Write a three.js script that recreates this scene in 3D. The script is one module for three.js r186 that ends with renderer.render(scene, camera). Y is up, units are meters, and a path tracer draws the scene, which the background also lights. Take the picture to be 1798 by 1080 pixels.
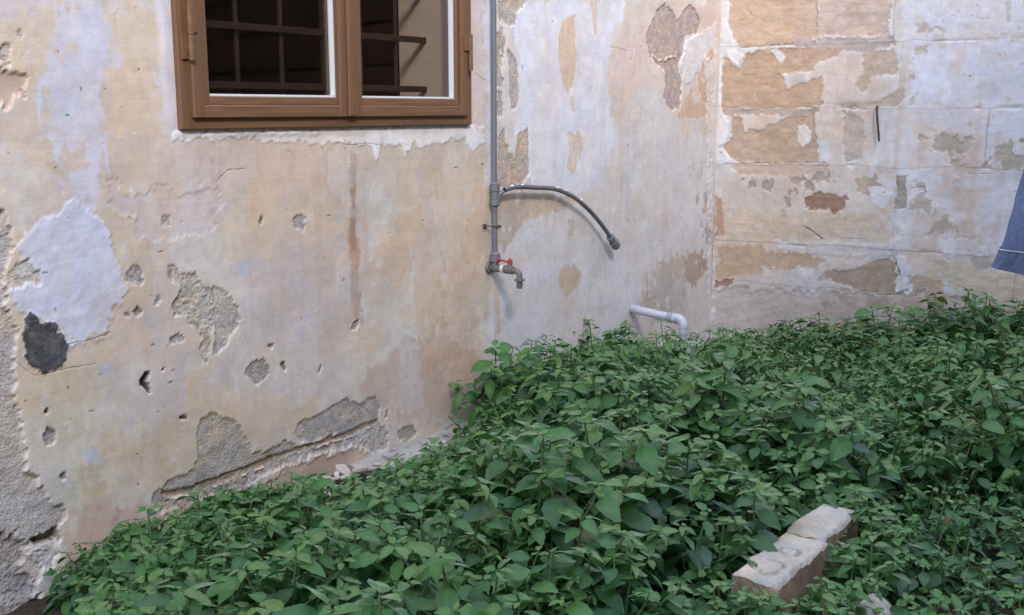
import * as THREE from 'three';
import { mergeGeometries as mergeRaw } from 'three/addons/utils/BufferGeometryUtils.js';
import { RoundedBoxGeometry } from 'three/addons/geometries/RoundedBoxGeometry.js';

// ------------------------------------------------------------------ camera, sky, sun, exposure
const scene = new THREE.Scene();
const camera = new THREE.PerspectiveCamera(32.55, 1024 / 615, 0.05, 200);
camera.position.set(0, 1.06, 2.2);
camera.lookAt(0.7827716, 1.06 - 0.18486583, 2.2 - 0.59421649);
camera.updateMatrixWorld(true);
const renderer = new THREE.WebGLRenderer({ antialias: true });
renderer.setSize(1024, 615);
renderer.toneMapping = THREE.LinearToneMapping;
renderer.toneMappingExposure = 1.96;
renderer.shadowMap.enabled = true;
{ // pale high cloud over the yard
  const w = 256, h = 128, a = new Float32Array(w * h * 4);
  for (let j = 0; j < h; j++) for (let i = 0; i < w; i++) {
    const el = (j + 0.5) / h * Math.PI - Math.PI / 2, up = Math.max(0, Math.sin(el)), k = (j * w + i) * 4;
    const b = 1.02 + 0.12 * up;
    a[k] = b * (0.86 - 0.08 * up); a[k + 1] = b * (0.96 - 0.03 * up); a[k + 2] = b * (1.22 + 0.08 * up); a[k + 3] = 1;
  }
  const t = new THREE.DataTexture(a, w, h, THREE.RGBAFormat, THREE.FloatType);
  t.mapping = THREE.EquirectangularReflectionMapping; t.magFilter = t.minFilter = THREE.LinearFilter; t.needsUpdate = true;
  scene.background = t; scene.environment = t; scene.environmentIntensity = 1;
}
const sun = new THREE.DirectionalLight(0xfff9f2, 1.5);
sun.position.set(-4.3, 8.7, 9.1); sun.target.position.set(2.5, 0.5, 0.5);
sun.castShadow = true; sun.shadow.radius = 22; sun.shadow.mapSize.set(2048, 2048);
Object.assign(sun.shadow.camera, { left: -6, right: 6, top: 6, bottom: -6, near: 0.5, far: 30 });
scene.add(sun, sun.target);

// ------------------------------------------------------------------ helpers
const mergeGeometries = (list) => mergeRaw(list.map((g) => g.index ? g.toNonIndexed() : g));
function rng(seed) { let s = seed >>> 0; return () => { s = (s + 0x6d2b79f5) | 0; let t = Math.imul(s ^ (s >>> 15), 1 | s); t = (t + Math.imul(t ^ (t >>> 7), 61 | t)) ^ t; return ((t ^ (t >>> 14)) >>> 0) / 4294967296; }; }
const LAT = 256, lat = new Float32Array(LAT * LAT);
{ const r = rng(7); for (let i = 0; i < lat.length; i++) lat[i] = r(); }
function noise(x, y) {
  const xi = Math.floor(x), yi = Math.floor(y); let fx = x - xi, fy = y - yi;
  fx = fx * fx * (3 - 2 * fx); fy = fy * fy * (3 - 2 * fy);
  const x0 = xi & 255, x1 = (xi + 1) & 255, y0 = (yi & 255) << 8, y1 = ((yi + 1) & 255) << 8;
  const a = lat[y0 + x0], b = lat[y0 + x1], c = lat[y1 + x0], d = lat[y1 + x1];
  return a + (b - a) * fx + (c - a + (a - b - c + d) * fx) * fy;
}
function fbm(x, y, o = 4) { let s = 0, a = 0.5, n = 0; for (let i = 0; i < o; i++) { s += a * noise(x, y); n += a; a *= 0.5; x = x * 2.03 + 17.3; y = y * 2.03 + 9.1; } return s / n; }
const clamp = (x, a = 0, b = 1) => x < a ? a : x > b ? b : x;
const sstep = (a, b, x) => { const t = clamp((x - a) / (b - a)); return t * t * (3 - 2 * t); };
const wide = (n) => clamp((n - 0.5) * 2.3 + 0.5);
const hex = (s) => { const v = parseInt(s.slice(1), 16); return [v >> 16, (v >> 8) & 255, v & 255]; };
const toLin = (c) => { c /= 255; return c <= 0.04045 ? c / 12.92 : Math.pow((c + 0.055) / 1.055, 2.4); };
const toS = (c) => 255 * (c <= 0.0031308 ? c * 12.92 : 1.055 * Math.pow(c, 1 / 2.4) - 0.055);
const used = {};
function numbered(n) { used[n] = (used[n] ?? -1) + 1; return used[n] ? n + '_' + String(used[n]).padStart(3, '0') : n; }
function shade(o) { o.traverse((m) => { if (m.isMesh) { m.castShadow = true; m.receiveShadow = true; } }); return o; }
function thing(name, label, category, pos = [0, 0, 0], turn = 0, group) {
  const g = new THREE.Group(); g.name = numbered(name); g.position.set(...pos); g.rotation.y = turn;
  g.userData = { label, category }; if (group) g.userData.group = group; scene.add(g); return g;
}
function part(name, geo, mat, parent, label) { const m = new THREE.Mesh(geo, mat); m.name = name; m.castShadow = m.receiveShadow = true; if (label) m.userData.label = label; parent.add(m); return m; }
function setting(name, label, category) { const g = new THREE.Group(); g.name = name; g.userData = { kind: 'structure', label, category }; scene.add(g); return g; }
function one(name, geo, mat, label, category, group, pos, kind) {
  const m = new THREE.Mesh(geo, mat); m.name = numbered(name); m.castShadow = m.receiveShadow = true; m.userData = { label, category };
  if (group) m.userData.group = group; if (kind) m.userData.kind = kind; if (pos) m.position.set(...pos); scene.add(m); return m;
}
const box = (x0, x1, y0, y1, z0, z1) => new THREE.BoxGeometry(x1 - x0, y1 - y0, z1 - z0).translate((x0 + x1) / 2, (y0 + y1) / 2, (z0 + z1) / 2);
const rbox = (x0, x1, y0, y1, z0, z1, r = 0.002) => new RoundedBoxGeometry(x1 - x0, y1 - y0, z1 - z0, 2, r).translate((x0 + x1) / 2, (y0 + y1) / 2, (z0 + z1) / 2);
const V = (x, y, z) => new THREE.Vector3(x, y, z);
function cyl(a, b, r0, r1 = r0, seg = 20) {
  const d = V().subVectors(b, a), g = new THREE.CylinderGeometry(r1, r0, d.length(), seg);
  g.applyQuaternion(new THREE.Quaternion().setFromUnitVectors(V(0, 1, 0), d.clone().normalize())); return g.translate((a.x + b.x) / 2, (a.y + b.y) / 2, (a.z + b.z) / 2);
}
const tube = (pts, r, seg = 40, rad = 12) => new THREE.TubeGeometry(new THREE.CatmullRomCurve3(pts), seg, r, rad);
function tex(data, w, h, srgb) {
  const t = new THREE.DataTexture(data, w, h, THREE.RGBAFormat); t.magFilter = THREE.LinearFilter; t.minFilter = THREE.LinearMipmapLinearFilter; t.generateMipmaps = true;
  t.wrapS = t.wrapT = THREE.MirroredRepeatWrapping; if (srgb) t.colorSpace = THREE.SRGBColorSpace; t.needsUpdate = true; return t;
}
function grainTex(n, f) { const a = new Uint8Array(n * n * 4); for (let j = 0; j < n; j++) for (let i = 0; i < n; i++) { const c = f(i / n, j / n), k = (j * n + i) * 4; a[k] = c[0]; a[k + 1] = c[1]; a[k + 2] = c[2]; a[k + 3] = 255; } return a; }

// ------------------------------------------------------------------ painted and peeling walls: layers in wall metres
const LIT = [0.93, 0.93, 0.93]; // measured picture colour -> surface colour
const paint = (c, k0 = 0.68) => { const v = hex(c), m = (v[0] + v[1] + v[2]) / 3, k = v[0] > v[2] ? k0 : 1; return v.map((x, i) => m + (x - m) * k + (k < 1 ? [4, 2, 3] : [1, 1, 1])[i]); };
function prep(rows, k0) {
  return rows.map(([c, p, o], i) => {
    const L = { c: paint(c, k0), p, r: 0.01, s: 0.004, a: 1, k: 1, g: 0, seed: i * 13.7, ...o };
    let x0 = 1e9, x1 = -1e9, y0 = 1e9, y1 = -1e9;
    for (let q = 0; q < p.length; q += 2) { x0 = Math.min(x0, p[q]); x1 = Math.max(x1, p[q]); y0 = Math.min(y0, p[q + 1]); y1 = Math.max(y1, p[q + 1]); }
    const m = L.r * 2.6 + L.s; L.bb = [x0 - m, x1 + m, y0 - m, y1 + m]; L.f = clamp(0.35 / L.r, 9, 70); return L;
  });
}
function sd(p, x, y) { // signed distance to a closed outline, negative inside
  let d = 1e9, inside = false;
  for (let i = 0, j = p.length - 2; i < p.length; j = i, i += 2) {
    const ax = p[j], ay = p[j + 1], bx = p[i], by = p[i + 1], ex = bx - ax, ey = by - ay, wx = x - ax, wy = y - ay;
    const t = clamp((wx * ex + wy * ey) / (ex * ex + ey * ey + 1e-12)), dx = wx - ex * t, dy = wy - ey * t; d = Math.min(d, dx * dx + dy * dy);
    if ((ay > y) !== (by > y) && x < ax + (y - ay) * ex / ey) inside = !inside;
  }
  return inside ? -Math.sqrt(d) : Math.sqrt(d);
}
function mask(L, u, v) {
  if (u < L.bb[0] || u > L.bb[1] || v < L.bb[2] || v > L.bb[3]) return 0;
  const f = L.f, w = L.r * 2.1, q = L.seed;
  const du = (fbm(u * f + q, v * f, 4) - 0.5) * w, dv = (fbm(u * f + 31 + q, v * f + 57, 4) - 0.5) * w;
  const vs = L.y ? 0.32 : 1, ed = Math.min(L.r, 0.012);
  let m = sstep(L.s, -L.s, sd(L.p, u + du, v + dv) + (wide(fbm(u * 48 + q, v * 48 * vs + 9, 4)) - 0.5) * L.r * (L.y ? 2.4 : 1.5) + (fbm(u * 150 + q, v * 150 * vs, 3) - 0.5) * ed * 1.3);
  if (m > 0 && L.k < 1) m *= sstep(L.k + 0.07, L.k - 0.07, wide(fbm(u * 26 + q, v * 21, 4)));
  return m;
}
function lumps(u, v) { return fbm(u * 38, v * 38, 3) * 0.65 + fbm(u * 120, v * 120, 2) * 0.35; }
function makeWall({ u0, v0, W, H, nx, ny, rows, cracks, base, seed, keep }) {
  const layers = prep(rows, keep), N = nx * ny, R = new Float32Array(N), G = new Float32Array(N), B = new Float32Array(N), bump = new Float32Array(N), cls = new Float32Array(N);
  const pal = base.map((c) => paint(c, keep)).map((c) => { const m = (c[0] + c[1] + c[2]) / 3; return c.map((x) => m + (x - m) * 0.9); });
  for (let j = 0; j < ny; j++) for (let i = 0; i < nx; i++) {
    const u = u0 + (i + 0.5) / nx * W, v = v0 + (j + 0.5) / ny * H, k = j * nx + i;
    const a = wide(fbm(u * 3.1 + seed, v * 2.4, 5)), b = wide(fbm(u * 5.7 + 40, v * 4.1 + seed, 5)), c = wide(fbm(u * 17 + 3, v * 2.2 + 80, 4));
    const t1 = sstep(0.42, 0.66, a), t2 = 0.75 * sstep(0.55, 0.75, b), t3 = 0.35 * sstep(0.6, 0.85, c);
    const mixc = (q) => { let x = pal[0][q] + (pal[1][q] - pal[0][q]) * t1; x += (pal[2][q] - x) * t2; return x + (pal[3][q] - x) * t3; };
    R[k] = mixc(0); G[k] = mixc(1); B[k] = mixc(2);
    bump[k] = 0.5 + (fbm(u * 210, v * 260, 3) - 0.5) * 0.06 + (fbm(u * 34, v * 60, 3) - 0.5) * 0.06;
  }
  for (const L of layers) {
    const i0 = Math.max(0, Math.floor((L.bb[0] - u0) / W * nx)), i1 = Math.min(nx - 1, Math.ceil((L.bb[1] - u0) / W * nx));
    const j0 = Math.max(0, Math.floor((L.bb[2] - v0) / H * ny)), j1 = Math.min(ny - 1, Math.ceil((L.bb[3] - v0) / H * ny));
    for (let j = j0; j <= j1; j++) for (let i = i0; i <= i1; i++) {
      const u = u0 + (i + 0.5) / nx * W, v = v0 + (j + 0.5) / ny * H, m0 = mask(L, u, v); if (m0 <= 0) continue;
      const k = j * nx + i; let m = m0 * L.a, t = 1, w = 0;
      if (L.g === 0) { t = 1 + (fbm(u * 30 + L.seed, v * 22, 3) - 0.5) * 0.10; m *= 0.86 + 0.28 * (fbm(u * 60, v * 16 + L.seed, 3) - 0.2); if (m > 1) m = 1; }
      else if (L.g === 1) { t = 1 + (noise(u * 420, v * 420) - 0.5) * 0.18 + (fbm(u * 60, v * 60, 3) - 0.5) * 0.26; w = (fbm(u * 330, v * 330, 3) - 0.5) * 0.42; }
      else if (L.g === 2) { const q = lumps(u, v); t = 1 + (q - 0.5) * 0.34 + (noise(u * 300, v * 300) - 0.5) * 0.18; w = (fbm(u * 130, v * 130, 3) - 0.5) * 0.7; }
      else if (L.g === 3) { t = 1 + (fbm(u * 90, v * 90, 3) - 0.5) * 0.7; w = (fbm(u * 110, v * 110, 3) - 0.5) * 0.5; }
      else { t = 1 + (fbm(u * 24 + L.seed, v * 70, 4) - 0.5) * 0.22 + (noise(u * 330, v * 330) - 0.5) * 0.07; w = (fbm(u * 150, v * 190, 3) - 0.5) * 0.14; }
      const warm = L.g === 1 || L.g === 2 ? (fbm(u * 19 + 5, v * 19 + L.seed, 3) - 0.5) * 26 : (fbm(u * 14 + 5, v * 12 + L.seed, 3) - 0.5) * 12;
      R[k] += (L.c[0] * t + warm - R[k]) * m; G[k] += (L.c[1] * t + warm * 0.35 - G[k]) * m; B[k] += (L.c[2] * t - warm * 0.6 - B[k]) * m;
      bump[k] += w * m0; cls[k] += ((L.g ? 1 : L.a >= 0.85 ? 0.85 : 0.3) - cls[k]) * m0;
    }
  }
  for (let j = 0; j < ny; j++) for (let i = 0; i < nx; i++) { // old washes, smears and brush marks over everything that is still coated
    const u = u0 + (i + 0.5) / nx * W, v = v0 + (j + 0.5) / ny * H, k = j * nx + i, bare = 1 - 0.75 * cls[k], fine = fbm(u * 70, v * 46, 3);
    const put = (c, m) => { R[k] += (c[0] - R[k]) * m; G[k] += (c[1] - G[k]) * m; B[k] += (c[2] - B[k]) * m; };
    put([214, 210, 209], bare * 0.38 * sstep(0.60, 0.70, wide(fbm(u * 8 + seed, v * 5.5 + 71, 5)) + (fine - 0.5) * 0.45));
    put([208, 176, 148], bare * 0.34 * sstep(0.62, 0.74, wide(fbm(u * 6.5 + 33, v * 5 + seed, 5)) + (fine - 0.5) * 0.4));
    put([150, 146, 148], bare * 0.15 * sstep(0.66, 0.80, wide(fbm(u * 11 + 90, v * 9 + seed, 5)) + (fine - 0.5) * 0.4));
    put([192, 158, 130], bare * 0.22 * sstep(0.66, 0.9, wide(fbm(u * 21 + 12, v * 1.9 + seed, 4)) + (fine - 0.5) * 0.2));
    const t = 1 + (fine - 0.5) * 0.08 + (noise(u * 13, v * 330) - 0.5) * 0.03 + (noise(u * 260, v * 260) - 0.5) * 0.025; R[k] *= t; G[k] *= t; B[k] *= t;
  }
  const rnd = rng(seed * 101 + 5); // flecks of lime and grit, pin holes and scratches
  for (let q = 0; q < 1500; q++) {
    const cu = rnd() * nx, cv = rnd() * ny, pale = rnd() < 0.5, ra = 0.5 + rnd() * rnd() * 3.2, el = 0.6 + rnd() * 1.2, st = 0.25 + 0.5 * rnd();
    for (let j = Math.floor(cv - ra - 1); j <= cv + ra + 1; j++) for (let i = Math.floor(cu - ra * 2 - 1); i <= cu + ra * 2 + 1; i++) {
      if (i < 0 || j < 0 || i >= nx || j >= ny) continue;
      const d = Math.hypot((i - cu) / el, (j - cv) * el) / ra, m = st * sstep(1.1, 0.5, d + (noise(i * 0.7, j * 0.7) - 0.5) * 0.7); if (m <= 0) continue;
      const k = j * nx + i, c = pale ? [214, 206, 196] : [138, 122, 108];
      R[k] += (c[0] - R[k]) * m; G[k] += (c[1] - G[k]) * m; B[k] += (c[2] - B[k]) * m; bump[k] += (pale ? 0.12 : -0.35) * m;
    }
  }
  for (const [w, p] of cracks) for (let s = 0; s + 3 < p.length; s += 2) {
    const n = Math.ceil(Math.hypot(p[s + 2] - p[s], p[s + 3] - p[s + 1]) / 0.0012);
    for (let q = 0; q < n; q++) {
      let u = p[s] + (p[s + 2] - p[s]) * q / n, v = p[s + 1] + (p[s + 3] - p[s + 1]) * q / n;
      u += (fbm(u * 90, v * 90) - 0.5) * 0.007; v += (fbm(u * 90 + 44, v * 90) - 0.5) * 0.007;
      const ci = (u - u0) / W * nx, cj = (v - v0) / H * ny, ra = Math.max(0.45, w * nx / W * (0.35 + 0.9 * noise(u * 70, v * 70)));
      for (let j = Math.floor(cj - ra - 1); j <= cj + ra + 1; j++) for (let i = Math.floor(ci - ra - 1); i <= ci + ra + 1; i++) {
        if (i < 0 || j < 0 || i >= nx || j >= ny) continue;
        const m = 0.26 * sstep(ra + 0.5, ra - 0.6, Math.hypot(i - ci, j - cj)), k = j * nx + i;
        R[k] += (112 - R[k]) * m * 0.7; G[k] += (98 - G[k]) * m * 0.7; B[k] += (86 - B[k]) * m * 0.7; bump[k] = Math.min(bump[k], 0.5 - 0.9 * m);
      }
    }
  }
  const col = new Uint8Array(N * 4), bm = new Uint8Array(N * 4), lut = new Float32Array(256); for (let i = 0; i < 256; i++) lut[i] = toLin(i);
  const lin = (x) => { x = clamp(x, 0, 254.99); const i = x | 0; return lut[i] + (lut[i + 1] - lut[i]) * (x - i); };
  for (let k = 0; k < N; k++) {
    const t = 1 + (lat[(k * 7) & 65535] - 0.5) * 0.03;
    col[4 * k] = clamp(toS(clamp(lin(R[k]) * t / LIT[0], 0, 0.86)), 0, 255); col[4 * k + 1] = clamp(toS(clamp(lin(G[k]) * t / LIT[1], 0, 0.86)), 0, 255); col[4 * k + 2] = clamp(toS(clamp(lin(B[k]) * t / LIT[2], 0, 0.86)), 0, 255); col[4 * k + 3] = 255;
    bm[4 * k] = bm[4 * k + 1] = bm[4 * k + 2] = clamp(bump[k]) * 255; bm[4 * k + 3] = 255;
  }
  const map = tex(col, nx, ny, true), bumpMap = tex(bm, nx, ny, false);
  const mat = new THREE.MeshStandardMaterial({ map, bumpMap, bumpScale: 0.007, roughness: 0.94 });
  const height = (u, v) => {
    let h = 0, id = -1;
    for (let q = 0; q < layers.length; q++) {
      const L = layers[q]; if (L.d === undefined || u < L.bb[0] || u > L.bb[1] || v < L.bb[2] || v > L.bb[3]) continue;
      const m = mask(L, u, v); if (m <= 0) continue;
      const ro = L.g === 2 ? (lumps(u, v) - 0.5) * 0.007 : L.g === 1 ? (fbm(u * 90, v * 90, 3) - 0.5) * 0.0022 : 0;
      h = L.d < 0 ? h - L.d * m * (0.5 + fbm(u * 40, v * 40, 3)) : h + (-L.d + ro - h) * m; if (m > 0.5 && L.n) id = q;
    }
    return [h, id];
  };
  return { mat, height, layers, uv: (u, v) => [(u - u0) / W, (v - v0) / H] };
}
// a height-field sheet in the XY plane, split into one mesh per named layer
function sheet(wall, x0, x1, y0, y1, nx, ny, extra, hole, parent, mainName, labels = {}, warp = null) {
  const P = new Float32Array((nx + 1) * (ny + 1) * 3), U = new Float32Array((nx + 1) * (ny + 1) * 2), ID = new Int16Array((nx + 1) * (ny + 1));
  for (let j = 0; j <= ny; j++) for (let i = 0; i <= nx; i++) {
    const xr = x0 + (x1 - x0) * i / nx, yr = y0 + (y1 - y0) * j / ny, k = j * (nx + 1) + i, wp = warp ? warp(xr, yr) : [0, 0], x = xr + wp[0], y = yr + wp[1], [h, id] = wall.height(x, y), t = wall.uv(x, y);
    P[3 * k] = x; P[3 * k + 1] = y; P[3 * k + 2] = h + extra(xr, yr); U[2 * k] = t[0]; U[2 * k + 1] = t[1]; ID[k] = id;
  }
  const Nn = new Float32Array(P.length), z = (i, j) => P[3 * (clamp(j, 0, ny) * (nx + 1) + clamp(i, 0, nx)) + 2], sx = (x1 - x0) / nx, sy = (y1 - y0) / ny;
  for (let j = 0; j <= ny; j++) for (let i = 0; i <= nx; i++) {
    const k = j * (nx + 1) + i, n = V(-(z(i + 1, j) - z(i - 1, j)) / (2 * sx), -(z(i, j + 1) - z(i, j - 1)) / (2 * sy), 1).normalize(); Nn.set([n.x, n.y, n.z], 3 * k);
  }
  const sets = new Map();
  for (let j = 0; j < ny; j++) for (let i = 0; i < nx; i++) {
    if (hole && hole(x0 + sx * (i + 0.5), y0 + sy * (j + 0.5))) continue;
    const k = j * (nx + 1) + i, id = ID[k]; if (!sets.has(id)) sets.set(id, []); sets.get(id).push(k, k + 1, k + nx + 2, k, k + nx + 2, k + nx + 1);
  }
  for (const [id, idx] of sets) {
    const at = new Map(), p = [], n = [], t = [], ix = idx.map((k) => { let q = at.get(k); if (q === undefined) { q = at.size; at.set(k, q); p.push(P[3 * k], P[3 * k + 1], P[3 * k + 2]); n.push(Nn[3 * k], Nn[3 * k + 1], Nn[3 * k + 2]); t.push(U[2 * k], U[2 * k + 1]); } return q; });
    const g = new THREE.BufferGeometry(); g.setAttribute('position', new THREE.Float32BufferAttribute(p, 3)); g.setAttribute('normal', new THREE.Float32BufferAttribute(n, 3)); g.setAttribute('uv', new THREE.Float32BufferAttribute(t, 2)); g.setIndex(ix);
    const nm = id < 0 ? mainName : wall.layers[id].n.replace(/ /g, '_'); part(nm, g, wall.mat, parent, labels[nm]);
  }
}
function flat(wall, x0, x1, y0, y1, z, parent, name) { // plain stretch of the same wall outside the detailed sheet
  const g = new THREE.PlaneGeometry(x1 - x0, y1 - y0, 1, 1).translate((x0 + x1) / 2, (y0 + y1) / 2, z), p = g.attributes.position, u = g.attributes.uv;
  for (let i = 0; i < p.count; i++) { const t = wall.uv(p.getX(i), p.getY(i)); u.setXY(i, t[0], t[1]); } return part(name, g, wall.mat, parent);
}
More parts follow.
